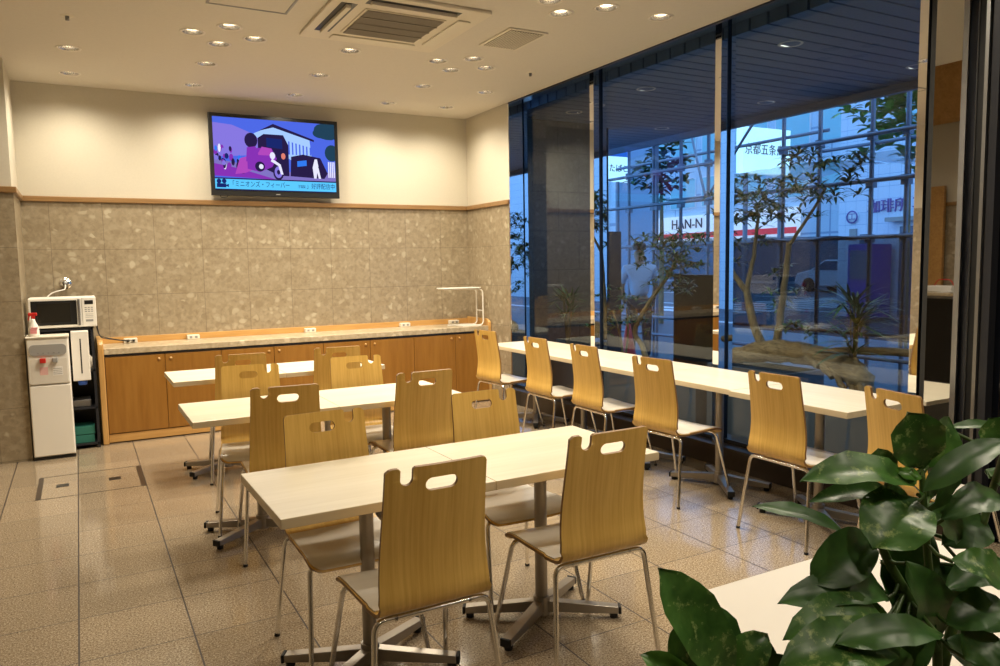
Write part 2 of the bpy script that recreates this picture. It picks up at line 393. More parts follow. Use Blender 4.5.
struct('door_edge', MB().box(.49, .52, -4.752, -4.735, 0, CEIL + .2), M['satin'], d)
struct('door_backing', MB().box(.62, .64, -6.6, -4.66, 0, CEIL + .3), M['black'], d)
struct('wall_entrance', MB().box(.50, .70, YF, -6.5, 0, CEIL + .3), M['plaster'])

# outside floor, canopy, facade wall ----------------------------
struct('ground', MB().box(.8, 9.0, -16, 22, -.14, -.02), M['paving'])
struct('road', MB().box(9.0, 60, -40, 90, -.2, -.06), M['asphalt'])
mb = MB()
for k in range(12): mb.box(12.2 + k * .9, 12.65 + k * .9, 8.5, 12.5, -.062, -.05)
for k in range(10): mb.box(15, 15.15, -6 + k * 6, -2.5 + k * 6, -.062, -.05)
for k in range(10): mb.box(21, 21.15, -6 + k * 6, -2.5 + k * 6, -.062, -.05)
mb.box(10.2, 10.4, -20, 60, -.062, -.05)
tag(mb.build('road_marking', M['paint']), 'white painted crossing bars and lane lines on the street asphalt', 'road marking', kind='structure')
mb = MB()
mb.box(.62, 3.57, -9, 4.0, CEIL + .16, CEIL + .3)
y = -8.95
while y < 4.0:
    mb.box(.9, 3.54, y, y + .150, CEIL + .07, CEIL + .165); y += .17
mb.box(3.54, 3.60, -9, 4.0, CEIL - .01, CEIL + .5)
struct('canopy', mb, M['soffit'])
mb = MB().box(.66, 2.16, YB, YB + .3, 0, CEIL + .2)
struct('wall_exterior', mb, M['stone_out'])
struct('column_exterior', MB().box(2.30, 2.42, .86, 1.0, 0, CEIL + .1).box(2.42, 2.62, .86, 1.0, 0, 1.85), M['darkmetal'])
for i, (x, y) in enumerate(((1.44, -1.04), (1.46, -2.73), (3.03, -1.09), (3.07, .61), (3.06, -2.74), (1.45, .2))):
    if i == 0:
        el = thing('recessed_light', 'x', 'light', (x, y, CEIL + .07), group='lights in the slatted canopy outside')
        MB().lathe([(.075, .0), (.09, -.004), (.095, .0)]).build('ring', M['ring'], el)
        MB().lathe([(.072, .0), (.03, .03), (0, .03)]).build('lamp', mat('canopy_lamp', (1, .93, .8), .4, emit=2.2), el)
        root = el
    else: el = dup(root, (x, y, CEIL + .07))
    sd = bpy.data.lights.new('canopy_beam', 'SPOT'); sd.energy = 26; sd.color = (1, .88, .72); sd.spot_size = R(125); sd.spot_blend = .9; sd.shadow_soft_size = .07
    so = bpy.data.objects.new('canopy_beam', sd); COL.objects.link(so); so.location = (x, y, CEIL + .05)
    el['label'] = ['round recessed light in slatted canopy near the middle glass bay', 'round recessed light in slatted canopy beside the third mullion, high up',
        'small recessed light in canopy near its outer edge, right glass bay', 'small recessed light near canopy edge seen in the middle bay',
        'recessed light in canopy cut by the mullion next to mirror', 'recessed light in canopy just right of the stone wall'][i]

# ================================================================ CEILING FITTINGS
lt = thing('downlight', 'x', 'light', (0, 0, CEIL), group='ceiling downlights')
MB().lathe([(.066, -.001), (.080, -.006), (.084, 0.0)], seg=28).build('trim_ring', M['ring'], lt)
mb = MB()
mb.lathe([(.066, 0), (.060, .03), (.048, .07)], seg=28, smooth=False)
mb.build('reflector', M['reflector'], lt)
MB().lathe([(.0, -.004), (.030, .0), (.042, .018), (.042, .04)], (0, 0, .026), 20).build('bulb', M['bulb'], lt)
DL = [(-3.44, .125, 'downlight by the left back corner, nearest the back wall'), (-3.44, -.66, 'downlight in front of the back-left corner one, left end of ceiling'),
      (-2.52, .135, 'downlight close to back wall just left of the television'), (-2.52, -.63, 'downlight between the left cluster of four and the back wall'),
      (-2.72, -1.43, 'left lamp of the diamond cluster above the television side'), (-2.52, -1.645, 'front lamp of the diamond cluster above the television side'),
      (-2.52, -1.215, 'rear lamp of the diamond cluster above the television side'), (-2.32, -1.44, 'right lamp of the diamond cluster above the television side'),
      (-1.65, .16, 'downlight right above the television, close to the wall'), (-1.65, -.65, 'downlight one row in front of the one above the television'),
      (-1.65, -1.44, 'single downlight just behind the air conditioner cassette'),
      (-.96, -1.46, 'left lamp of the diamond cluster behind the square vent'), (-.74, -1.63, 'front lamp of the diamond cluster behind the square vent'),
      (-.755, -1.25, 'rear lamp of the diamond cluster behind the square vent'), (-.525, -1.43, 'right lamp of the diamond cluster behind the square vent'),
      (-.735, -.65, 'downlight behind the diamond cluster that is right of the cassette'), (-.76, .14, 'downlight near the back wall, right of the television'),
      (-.165, .09, 'downlight in the far right ceiling corner'), (-.125, -.67, 'downlight near the glass wall by the far corner'),
      (-.92, -2.99, 'left lamp of the cluster cut by the top of the photo'), (-.73, -2.82, 'rear lamp of the cluster cut by the top of the photo'),
      (-.535, -3.03, 'right lamp of the cluster cut by the top of the photo'), (-.11, -3.04, 'single downlight close to the window head'),
      (-.73, -3.22, 'front lamp of the cluster above the tables, at the frame top')]
EXTRA = [(-1.65, -3.05), (-.12, -4.6), (-.74, -4.5), (-1.65, -4.6), (-.74, -5.9), (-1.65, -6.1), (-.12, -6.1)]  # unseen downlights added beyond the frame to light the room
DL = [(KX(a), KY(b), c) for a, b, c in DL]
for i, (x, y, lb) in enumerate(DL):
    o = lt if i == 0 else dup(lt, (x, y, CEIL))
    o.location = (x, y, CEIL); o['label'] = 'round ' + lb if not lb.startswith('single') else lb
for i, (x, y) in enumerate(EXTRA):
    o = dup(lt, (x, y, CEIL)); o['label'] = 'round ceiling downlight ' + ['above the nearest table pair', 'near the glass wall beside the mirror column', 'over the gap between nearest tables and window row', 'above the chairs at the nearest tables', 'above the added low cabinet', 'above the rounded white table', 'above the dark entrance door'][i]; o['group'] = 'unseen downlights added to light the room'
# holes for lamp cans: the lamps sit just under the board, so cut the ceiling with a boolean of cans
cut = MB()
for x, y in [(a, b) for a, b, _ in DL] + EXTRA:
    cut.prism([(x + .068 * math.cos(k * math.pi / 12), y + .068 * math.sin(k * math.pi / 12)) for k in range(24)], 'z', CEIL - .05, CEIL + .09)
cm = cut.mesh('cans', M['ceiling']); co = bpy.data.objects.new('cans', cm); COL.objects.link(co)
ce = bpy.data.objects['ceiling']; bo = ce.modifiers.new('cans', 'BOOLEAN'); bo.operation = 'DIFFERENCE'; bo.object = co; bo.solver = 'EXACT'
bpy.context.view_layer.update()
nm = bpy.data.meshes.new_from_object(ce.evaluated_get(bpy.context.evaluated_depsgraph_get()))
ce.modifiers.clear(); ce.data = nm; bpy.data.objects.remove(co)
for i, (x, y) in enumerate([(a, b) for a, b, _ in DL] + EXTRA):
    sd = bpy.data.lights.new('downlight_beam', 'SPOT'); sd.energy = SPOT_W; sd.color = SPOT_C; sd.spot_size = R(152); sd.spot_blend = 1.0; sd.shadow_soft_size = .05
    so = bpy.data.objects.new('downlight_beam', sd); COL.objects.link(so); so.location = (x, y, CEIL - .012)
for (x, y) in ((-3.4, -7.8), (-1.9, -7.9), (-.5, -7.8)):  # added spots lighting the unseen raised bay, no fittings modelled
    sd = bpy.data.lights.new('downlight_beam', 'SPOT'); sd.energy = SPOT_W * 1.2; sd.color = SPOT_C; sd.spot_size = R(125); sd.spot_blend = .9; sd.shadow_soft_size = .06
    so = bpy.data.objects.new('downlight_beam', sd); COL.objects.link(so); so.location = (x, y, 3.68)

# air conditioner cassette
ac = thing('air_conditioner', 'square cream ceiling cassette air conditioner with a ribbed grille', 'air conditioner', (KX(-1.61), KY(-2.19), CEIL))
H = .49
MB().prism(rrect(-H, H, -H, H, .03), 'z', -.022, 0).build('panel', M['acwhite'], ac, bevel=.006)
mb = MB().box(-.27, .27, -.26, .26, -.030, -.0225)
mb.build('intake_grille', M['acwhite'], ac)
g = MB()
for k in range(26): g.box(-.255, .255, -.25 + k * .0196, -.25 + k * .0196 + .013, -.036, -.031)
for k in (1, 2, 3): g.box(-.26, .26, -.26 + k * .13 - .004, -.26 + k * .13 + .004, -.040, -.031)
g.build('grille_slats', M['grille'], ac)
for nm_, bx in (('left', (-.435, -.335, -.30, .30)), ('front', (-.30, .30, -.43, -.335))):
    v = MB().box(bx[0], bx[1], bx[2], bx[3], -.0235, -.0222).build('air_outlet', M['black'], ac)
    if nm_ == 'left': MB().box(-.40, -.37, -.28, .28, -.045, -.024).build('louver', M['acwhite'], v)
    else: MB().box(-.28, .28, -.40, -.372, -.045, -.024).build('louver', M['acwhite'], v)
MB().box(.335, .425, -.30, .30, -.032, -.0222).build('air_flap', M['offwhite'], ac, bevel=.008)
MB().box(-.30, .30, .335, .425, -.032, -.0222).build('air_flap', M['offwhite'], ac, bevel=.008)
# exhaust vent
vt = thing('ceiling_vent', 'small perforated rectangular ceiling vent right of the air conditioner', 'vent', (KX(-.73), KY(-2.22), CEIL))
MB().box(-.155, .155, -.225, .225, -.010, 0).build('frame', M['offwhite'], vt, bevel=.003)
g = MB().box(-.13, .13, -.20, .20, -.0125, -.0105)
g.build('backing', M['grille'], vt)
g = MB()
for k in range(13): g.box(-.128 + k * .0205, -.119 + k * .0205, -.2, .2, -.017, -.0127)
g.build('grille', M['offwhite'], vt)
hp = thing('ceiling_hatch', 'square flush access hatch with a dark metal rim, left of the air conditioner', 'access panel', (KX(-2.49), KY(-2.30), CEIL))
MB().box(-.225, .225, -.225, .225, -.004, 0).build('panel', M['ceiling'], hp)
MB().box(-.24, .24, -.24, -.226, -.007, 0).box(-.24, .24, .226, .24, -.007, 0).box(-.24, -.226, -.226, .226, -.007, 0).box(.226, .24, -.226, .226, -.007, 0).build('rim', M['greyp'], hp)
for x, y, lb in ((-3.44, -1.44, 'small round sprinkler head in the ceiling, left of the lamps'), (-.122, -1.45, 'small round sprinkler head in the ceiling by the window side')):
    sp = thing('sprinkler', lb, 'sprinkler', (KX(x), KY(y), CEIL))
    MB().lathe([(0, -.002), (.035, -.003), (.04, 0)], seg=20).build('rose', M['offwhite'], sp)
    MB().lathe([(0, -.03), (.012, -.028), (.012, -.003), (.0, -.003)], seg=12).build('nozzle', M['satin'], sp)

# ================================================================ TELEVISION
TVX0, TVX1, TVZ0, TVZ1, TVY = KX(-2.36), KX(-1.16), 2.150, 2.911, .64
tw, th = TVX1 - TVX0, TVZ1 - TVZ0
tv = thing('television', 'flat black television on the back wall showing a purple motorbike street scene', 'television', (TVX0, TVY, TVZ0))
MB().box(0, tw, 0, .035, 0, th).build('casing', M['black'], tv, bevel=.004)
MB().box(.3, tw - .3, .035, .079, .15, th - .15).build('wall_mount', M['darkmetal'], tv)
def em(name, c, s=1.0):
    m = bpy.data.materials.new(name); m.use_nodes = True; t = m.node_tree
    for n in list(t.nodes): t.nodes.remove(n)
    o = N(t, 'ShaderNodeOutputMaterial'); e = N(t, 'ShaderNodeEmission'); e.inputs[0].default_value = (*c, 1); e.inputs[1].default_value = s
    t.links.new(e.outputs[0], o.inputs[0]); return m
PW, PH = tw - .07, th - .09; PX, PZ = .035, .055
pal = [em('screen_sky', (.07, .13, .72)), em('screen_lilac', (.22, .17, .68)), em('screen_pale', (.35, .55, .95)), em('screen_violet', (.22, .03, .42)),
       em('screen_dark', (.02, .012, .06)), em('screen_magenta', (.40, .06, .46)), em('screen_caption', (.10, .55, .95)), em('screen_ground', (.20, .16, .50)),
       em('screen_green', (.015, .05, .09)), em('screen_white', (.75, .75, .95)), em('screen_orange', (.7, .2, .15)), em('screen_navy', (.01, .02, .14)), em('screen_blue', (.03, .18, .80))]
sc = MB(); lay = [0]
def P(pts, mi):
    lay[0] += 1; pts = [(min(max(u, 0), 1), min(max(v, 0), 1)) for u, v in pts]; y = -.0012 - lay[0] * .00006
    vs = [(PX + u * PW, y, PZ + v * PH) for u, v in pts]; sc.add(vs, [tuple(range(len(vs)))], mi)
def E_(cu, cv, ru, rv, mi, n=18): P([(cu + ru * math.cos(2 * math.pi * k / n), cv + rv * math.sin(2 * math.pi * k / n)) for k in range(n)], mi)
P([(0, 0), (1, 0), (1, 1), (0, 1)], 0)
P([(0, .45), (.35, .5), (.38, .75), (.15, .9), (0, .92)], 1)
P([(.32, .80), (.48, .93), (.78, .78), (.80, .42), (.62, .45), (.36, .72)], 2)          # long building
P([(.48, .93), (.80, 1.0), (.98, .93), (.80, .76)], 0)
P([(.36, .84), (.48, .95), (.82, .76), (.82, .73), (.48, .90)], 4)
for k in range(7): P([(.60 + k * .03, .72 - k * .012), (.612 + k * .03, .715 - k * .012), (.612 + k * .03, .53), (.60 + k * .03, .53)], 0)
P([(0, .19), (1, .13), (1, .3), (.6, .28), (0, .42)], 7)                                     # street
P([(0, .19), (.5, .16), (.2, .30), (0, .36)], 3)
P([(.35, .35), (.35, .74), (.40, .80), (.56, .80), (.60, .66), (.60, .22), (.52, .22)], 4)   # dark truck
P([(.42, .62), (.55, .60), (.55, .74), (.42, .75)], 11)
E_(.555, .50, .018, .045, 10)
P([(.61, .22), (.62, .50), (.72, .54), (.87, .50), (.93, .28), (.90, .20)], 4)               # parked dark car
P([(.67, .36), (.75, .38), (.75, .46), (.67, .44)], 12)
random.seed(5)
for k in range(26):                                                                        # distant crowd
    u = .01 + .19 * random.random(); v = .30 + .28 * random.random(); E_(u, v, .010 + .008 * random.random(), .03 + .03 * random.random(), random.choice([4, 3, 11, 9, 12, 1, 4]), 9)
E_(.95, .90, .13, .13, 8); E_(.88, .86, .07, .07, 8); E_(.97, .58, .06, .12, 8)              # tree
for k in range(4): P([(.935 + k * .016, .22), (.945 + k * .016, .22), (.945 + k * .016, .45), (.935 + k * .016, .45)], 9)
P([(.81, .20), (.83, .20), (.85, .38), (.84, .48), (.82, .48), (.80, .36)], 9); P([(.85, .20), (.87, .20), (.85, .36), (.83, .36)], 9)
# motorbike
def ringp(cu, cv, ru, rv, mi):
    E_(cu, cv, ru, rv, 4); E_(cu, cv, ru * .72, rv * .72, 1); E_(cu, cv, ru * .3, rv * .3, 4)
E_(.22, .33, .05, .10, 4); ringp(.51, .27, .045, .115, 4)
P([(.16, .22), (.20, .44), (.30, .50), (.34, .32), (.24, .24)], 5)
P([(.26, .30), (.26, .46), (.34, .60), (.46, .60), (.50, .46), (.46, .34), (.36, .26)], 3)
P([(.34, .50), (.38, .62), (.46, .60), (.47, .50)], 5); E_(.465, .50, .022, .05, 9)
P([(.46, .46), (.53, .38), (.55, .24), (.53, .24), (.51, .36), (.45, .42)], 9)
E_(.36, .34, .04, .07, 4); E_(.37, .34, .018, .035, 9)
E_(.295, .70, .052, .105, 4)                                                                # plain dark round helmet
P([(.25, .40), (.26, .60), (.33, .62), (.36, .45)], 3)
P([(0, 0), (1, 0), (1, .165), (0, .165)], 4)
P([(0, .012), (1, .012), (1, .148), (0, .148)], 6)
E_(.03, .115, .018, .032, 11); E_(.07, .118, .018, .032, 11); P([(.012, .03), (.085, .03), (.085, .085), (.012, .085)], 11); P([(.085, .05), (.105, .035), (.105, .08), (.085, .065)], 11)
scr = sc.build('screen', pal, tv)
tx = text('caption', '「ミニオンズ・フィーバー', .062, pal[11], scr, (PX + .11 * PW, -.0085, PZ + .080 * PH), FACE_NEG_Y, .0005, 'LEFT', .76)
text('caption', '（字幕版）', .034, pal[11], scr, (PX + .655 * PW, -.0085, PZ + .070 * PH), FACE_NEG_Y, .0005, 'LEFT', .62)
text('caption', '」好評配信中', .060, pal[11], scr, (PX + .74 * PW, -.0085, PZ + .080 * PH), FACE_NEG_Y, .0005, 'LEFT', .80)
MB().box(tw / 2 - .02, tw / 2 + .02, -.0015, 0, .018, .026).build('badge', M['greyp'], tv)
MB().tube(rounded([(.08, .02, .004), (.08, -.0, -.018), (.13, .0, -.02), (.15, .02, .004)], .02), .004, 6).build('cable_loop', M['black'], tv)

# ================================================================ COUNTER AND CABINETS
CY = .22; CT = .83
ct = thing('counter', 'long stone-topped counter with orange wood doors along the back wall', 'counter', (-3.37, CY, 0))
L = XW - .002 + 3.37
MB().box(.05, L, .012, YB - CY - .002, .085, .745).build('carcass', M['cabinet'], ct)
MB().box(.05, L, .045, .07, 0, .084).build('plinth', M['cabwood'], ct)
MB().box(.05, L, .0, .012, .012, .08).build('base_rail', M['cabwood'], ct)
MB().box(.048, L - .03, -.018, YB - CY - .002, .762, .812).build('worktop', M['counter'], ct, bevel=.004)
MB().box(.048, L - .03, -.008, YB - CY - .002, .745, .762).build('shadow_rail', M['darkmetal'], ct)
MB().box(.048, L - .03, YB - CY - .022, YB - CY - .002, .812, .868).build('upstand', M['cabwood'], ct, bevel=.002)
MB().prism([(-.028, 0), (YB - CY - .002, 0), (YB - CY - .002, .885), (.03, .885), (-.005, .872), (-.022, .85), (-.028, .81)], 'x', 0, .047).build('end_panel', M['cabpost'], ct, bevel=.008)
MB().prism([(-.028, 0), (YB - CY - .002, 0), (YB - CY - .002, .885), (.05, .885), (-.0, .872), (-.022, .85), (-.028, .81)], 'x', L - .03, L).build('end_panel', M['cabpost'], ct, bevel=.008)
dx = .4655
for k in range(8):
    x0 = .05 + k * dx + .002; x1 = min(.05 + (k + 1) * dx - .002, L - .032)
    dr = MB().box(x0, x1, -.008, .0115, .088, .738).build('door', M['cabinet'], ct, bevel=.0015)
    kx = x1 - .045 if k % 2 == 0 else x0 + .045
    mb = MB(); mb.lathe([(0, .012), (.011, .010), (.013, .004), (.008, 0)], seg=14)
    kn = mb.build('knob', M['cabpost'], dr); kn.location = (kx, -.008, .70); kn.rotation_euler = (R(90), 0, 0)
# sockets on the worktop
so0 = thing('socket_box', 'x', 'socket', group='socket boxes along the counter back')
MB().box(-.055, .055, -.03, .03, 0, .042).build('housing', M['offwhite'], so0, bevel=.005)
MB().box(-.035, -.012, -.0312, -.030, .012, .032).box(.012, .035, -.0312, -.030, .012, .032).build('outlet', M['greyp'], so0)
for i, (x, lb) in enumerate(((KX(-3.10), 'white socket box with two plugs in it, on the counter beside microwave cord'), (KX(-2.58), 'white socket box on the counter behind the rear table left end'),
        (KX(-1.5), 'white socket box on the counter under the television right edge'), (KX(-.5), 'white socket box on the counter left of the wire shelf'), (KX(.07), 'white socket box on the counter beneath the wire shelf'))):
    o = so0 if i == 0 else dup(so0, (0, 0, 0)); o.location = (x, YB - .054, .812); o['label'] = lb
for i, dx_ in enumerate((-.022, .022)):
    p = MB().box(-.011, .011, -.024, 0, -.010, .010).build('plug', M['black'], None, bevel=.003); p.location = (KX(-3.10) + dx_, YB - .085, .834)
    tag(p, ('left' if i == 0 else 'right') + ' black plug in the socket box nearest the microwave', 'plug', 'plugs in the first socket box')
o = MB().tube(rounded([(-3.375, .42, 1.06), (-3.35, .40, .93), (-3.33, .38, .892), (-3.2, .43, .862), (-3.122, YB - .112, .834)], .06), .004, 6).build('power_cord', M['black'])
tag(o, 'thin black power cord from microwave down to the socket box', 'cord')
o = MB().tube(rounded([(-3.36, .47, 1.03), (-3.34, .5, .9), (-3.3, .45, .889), (-3.18, .47, .858), (-3.078, YB - .112, .834)], .06), .0035, 6).build('power_cord', M['black'])
tag(o, 'second black cord running behind counter end panel to the socket box', 'cord')
# wire shelf on the counter
wsf = thing('wire_shelf', 'white bent-tube countertop shelf standing at the right end of the counter', 'shelf', (-.155, .245, .812))
for y in (0.02, .17):
    MB().tube(rounded([(.0, y, .40), (.452, y, .390), (.455, y, .008), (.25 if y < .1 else .1, y, .008)], .05), .008, 10).build('side_frame', M['white'], wsf)
MB().box(-.01, .42, -.005, .19, .400, .412).build('shelf_board', M['white'], wsf, bevel=.004)
MB().tube([(.454, .02, .16), (.454, .17, .16)], .006, 8).build('crossbar', M['white'], wsf)
MB().box(.2, .42, .0, .19, .001, .010).build('tray', M['white'], wsf)
# floor drain covers
for i, (x0, x1, lb) in enumerate(((-3.80, -3.557, 'floor access cover left half, between the black strip and tile joint'), (-3.557, -3.145, 'floor access cover right half with a small pull plate'))):
    t_ = thing('floor_cover', lb, 'floor cover', (x0, -1.30, 0), group='floor access covers')
    w = x1 - x0
    fr = MB().box(0.003, w - .003, 0, .006, 0, .0015).box(.003, w - .003, .60, .606, 0, .0015)
    fr.build('rim', M['curbm'], t_)
    bar = (0.0, .03) if i == 0 else (w - .034, w - .004)
    MB().box(bar[0], bar[1], .006, .60, 0, .002).build('edge_strip', M['curbm'], t_)
    MB().box(w * .46, w * .46 + .075, .27, .345, 0, .0022).build('pull_plate', M['black'], t_)

# ================================================================ APPLIANCES IN THE LEFT CORNER
# rack
rk = thing('storage_rack', 'black metal rack standing between the wall pier and counter, microwave on top', 'rack', (-3.83, .14, 0))
for x in (0, .42):
    for y in (.0, .40): MB().box(x, x + .02, y, y + .02, 0, 1.0).build('leg', M['darkmetal'], rk)
for z in (.03, .33, .64, .985): MB().box(0, .44, 0, .42, z, z + .015).build('shelf', M['darkmetal'], rk)
MB().box(0, .44, .412, .42, .04, 1.0).build('back_panel', M['black'], rk)
# microwave
mw = thing('microwave', 'white microwave with dark glass door on the black rack', 'microwave', (-3.835, .12, 1.0))
MB().box(0, .475, .012, .36, .012, .255).build('housing', M['white'], mw, bevel=.006)
fr = MB().box(.002, .37, 0, .012, .016, .251).build('door', M['white'], mw, bevel=.004)
MB().box(.018, .335, -.002, .001, .036, .232).build('door_glass', M['black'], fr)
MB().box(.06, .29, -.003, -.0018, .06, .21).build('door_window', mat('door_mesh', (.02, .018, .014), .2), fr)
MB().tube([(.352, -.016, .03), (.352, -.016, .24)], .009, 10).box(.348, .356, -.016, .0, .04, .05).box(.348, .356, -.016, .0, .22, .23).build('handle', M['satin'], fr)
cp = MB().box(.374, .473, .0, .012, .016, .251).build('control_panel', M['white'], mw, bevel=.003)
MB().box(.393, .455, -.0015, 0, .196, .228).build('display', M['black'], cp)
k_ = MB()
for r in range(3):
    for c in range(3): k_.box(.393 + c * .022, .408 + c * .022, -.0012, 0, .166 - r * .016, .173 - r * .016)
k_.box(.397, .45, -.0012, 0, .055, .072)
for r in range(3): k_.box(.396, .452, -.0008, 0, .088 + r * .013, .091 + r * .013)
k_.build('buttons', M['greyp'], cp)
for x in (.03, .43): MB().box(x, x + .02, .03, .05, 0, .012).box(x, x + .02, .3, .32, 0, .012).build('foot', M['rubber'], mw)
# valve on wall
vv = thing('wall_valve', 'round chrome water valve on the stone wall above the microwave', 'valve', (-3.575, YB, 1.36))
mb = MB().lathe([(0, .012), (.045, .010), (.052, 0)], seg=24); o = mb.build('escutcheon', M['chrome'], vv); o.rotation_euler = (R(90), 0, 0)
mb = MB().lathe([(0, .05), (.02, .048), (.022, .012)], seg=16); o = mb.build('tap_body', M['satin'], vv); o.rotation_euler = (R(90), 0, 0)
MB().tube(rounded([(.0, -.045, -.01), (.0, -.06, -.05), (-.10, -.08, -.075), (-.14, -.1, -.11)], .03), .006, 8).build('hose', M['white'], vv)
# water dispenser
wd = thing('water_dispenser', 'tall white floor-standing water dispenser with grey control panel', 'water dispenser', (-3.855, -.235 + .13, 0))
dw = .285
MB().box(0, dw, .012, .235, .02, .955).build('body', M['white'], wd, bevel=.008)
MB().box(.004, dw - .004, -.012, .012, .03, .585).build('lower_door', M['white'], wd, bevel=.006)
MB().box(.004, dw - .004, -.012, .012, .60, .955).build('upper_fascia', M['white'], wd, bevel=.008)
MB().box(.02, dw - .02, -.0135, -.011, .60, .79).build('tap_recess', mat('recess_white', (.70, .66, .58), .4), wd)
cpn = MB().prism(rrect(.018, dw - .018, .82, .905, .03), 'y', -.020, -.012).build('control_panel', mat('silver_panel', (.42, .42, .41), .4, .4), wd)
b_ = MB()
for k in range(5): b_.box(.07 + k * .035, .082 + k * .035, -.0215, -.020, .835, .84 + .004)
b_.build('button', M['greyp'], cpn)
MB().box(-.004, dw + .004, -.022, .235, .955, .968).build('lid', M['offwhite'], wd, bevel=.004)
MB().box(.085, .125, -.05, -.013, .765, .80).build('hot_tap', M['red'], wd, bevel=.004)
MB().box(.17, .205, -.05, -.013, .765, .80).build('cold_tap', M['greyp'], wd, bevel=.004)
st = MB().box(.08, .135, -.0145, -.0134, .67, .73).build('notice', mat('pink_notice', (.75, .45, .42), .6), wd)
st = MB().box(.165, .235, -.0145, -.0134, .66, .73).build('notice', M['paper'], wd)
l_ = MB()
for k in range(4): l_.box(.17, .23, -.015, -.0146, .67 + k * .014, .674 + k * .014)
l_.build('print', M['greyp'], st)
MB().box(.0, dw, .0, .235, 0, .02).build('base', M['black'], wd)
# spray bottle
sb = thing('spray_bottle', 'white spray bottle with a red trigger head on the water dispenser', 'bottle', (-3.80, -.03, .968))
mb = MB()
pr = [(.0, 0), (.036, 0), (.038, .01), (.038, .055), (.030, .085), (.017, .115), (.013, .135), (.0, .135)]
mb.lathe(pr, seg=20); mb.build('bottle_body', M['white'], sb)
MB().box(-.022, .022, -.0392, -.030, .022, .058).box(-.015, .03, -.0398, -.030, .062, .070).build('bottle_label', mat('pink_label', (.65, .25, .25), .5), sb)
hd = MB().box(-.032, .03, -.012, .012, .158, .182).box(-.012, .016, -.011, .011, .135, .16).build('trigger_head', M['red'], sb, bevel=.005)
MB().prism([(-.028, .158), (-.034, .125), (-.028, .125), (-.018, .158)], 'y', -.006, .006).build('trigger', M['red'], hd)
# cup dispenser hanging in front of rack
cd = thing('cup_dispenser', 'narrow white paper cup dispenser between the water dispenser and counter', 'cup dispenser', (-3.555, .015, .585))
MB().box(0, .125, 0, .11, .0, .40).build('housing', M['white'], cd, bevel=.006)
MB().box(.06, .069, -.0015, .001, .06, .34).build('slot', M['black'], cd)
MB().box(.02, .105, .11, .125, .1, .3).build('bracket', M['greyp'], cd)
o = MB().lathe([(0, 0), (.03, 0), (.036, .035), (.0, .035)], (0, 0, 0), 18).build('cup_stack', M['blue']); o.location = (-3.49, .06, .548)
tag(o, 'bright blue cup rim hanging below the white cup dispenser', 'cup')
for i, (z, w) in enumerate(((.045, .0), (.115, .0))):
    o = MB().box(0, .17, 0, .24, 0, .065).build('carton', M['teal'], bevel=.003); o.location = (-3.60 + i * .004, .17, z + (.0 if i == 0 else -.0))
    tag(o, ('lower' if i == 0 else 'upper') + ' dark green carton of the two on the bottom rack shelf', 'box', 'green cartons in the rack')
o = MB().lathe([(0, 0), (.05, 0), (.055, .09), (.03, .12), (0, .12)], seg=18).build('plastic_jug', M['offwhite']); o.location = (-3.46, .24, .655)
tag(o, 'cloudy plastic jug on the rack shelf behind the cup dispenser', 'jug')
o = MB().box(0, .16, 0, .22, 0, .06).build('tray', M['satin'], bevel=.006); o.location = (-3.60, .18, .345)
tag(o, 'grey metal tray on the middle shelf of the black rack', 'tray')

# ================================================================ TABLES
def cross_table(label, w=.75, group='white pedestal tables', top='top', edge='topedge'):
    t_ = thing('dining_table', label, 'table', group=group)
    tp = MB().box(-w / 2 + .0003, w / 2 - .0003, -.3, .3, .681, .714).build('tabletop', [M[top], M[edge]], t_, bevel=.0025)
    for p in tp.data.polygons:
        if abs(p.normal.z) < .5: p.material_index = 1
    MB().tube([(0, 0, .05), (0, 0, .672)], .026, 20).build('column', M['steel'], t_)
    MB().box(-.13, .13, -.13, .13, .670, .6805).build('top_plate', M['steel'], t_)
    MB().tube([(0, 0, .018), (0, 0, .095)], .034, 20).build('hub', M['steel'], t_)
    for sx in (-1, 1):
        for sy in (-1, 1):
            d = Vector((.28 * sx, .175 * sy, 0)); L_ = d.length; a = math.atan2(d.y, d.x); m_ = MB()
            poly = [(.02, .03), (L_ - .012, .022), (L_ - .012, .050), (.02, .078)]
            m_.prism(poly, 'y', -.021, .021); arm = m_.build('base_arm', M['steel'], t_, bevel=.003); arm.rotation_euler = (0, 0, a)
            MB().box(L_ - .012, L_, -.022, .022, .020, .052).build('end_cap', M['rubber'], arm, bevel=.003)
            MB().lathe([(0, 0), (.016, 0), (.018, .022), (0, .022)], (L_ - .03, 0, 0), 12).build('foot', M['rubber'], arm)
    return t_
t0 = cross_table('x')
rows = [(-2.237, -4.339, .85, 'front row'), (-2.2727, -2.645, .2, 'middle row'), (-2.2075, -1.150, .2, 'rear row')]
first = True
for (cx, cy, rd, nm_) in rows:
    for s in (-1, 1):
        a = R(rd); x = cx + s * .3755 * math.cos(a); y = cy + s * .3755 * math.sin(a)
        o = t0 if first else dup(t0, (0, 0, 0)); first = False
        o.location = (x, y, 0); o.rotation_euler = (0, 0, a)
        o['label'] = 'cream-topped pedestal table, %s half of the %s pair in the room centre' % ('left' if s < 0 else 'right', {'front row': 'nearest', 'middle row': 'middle', 'rear row': 'farthest'}[nm_])
WT = [(-4.135, .105, 'beside the mirror end'), (-3.345, .135, 'second from the mirror end'), (-2.555, .135, 'in the middle of the row'), (-1.765, .17, 'second from the stone return wall'), (-.975, .185, 'touching the stone return wall')]
wt = cross_table('x', .785, 'tables in the window row')
for i, (y, x, lb) in enumerate(WT):
    o = wt if i == 0 else dup(wt, (0, 0, 0)); o.location = (x, y, 0); o.rotation_euler = (0, 0, R(-90))
    o['label'] = 'cream-topped table along the glass wall, ' + lb
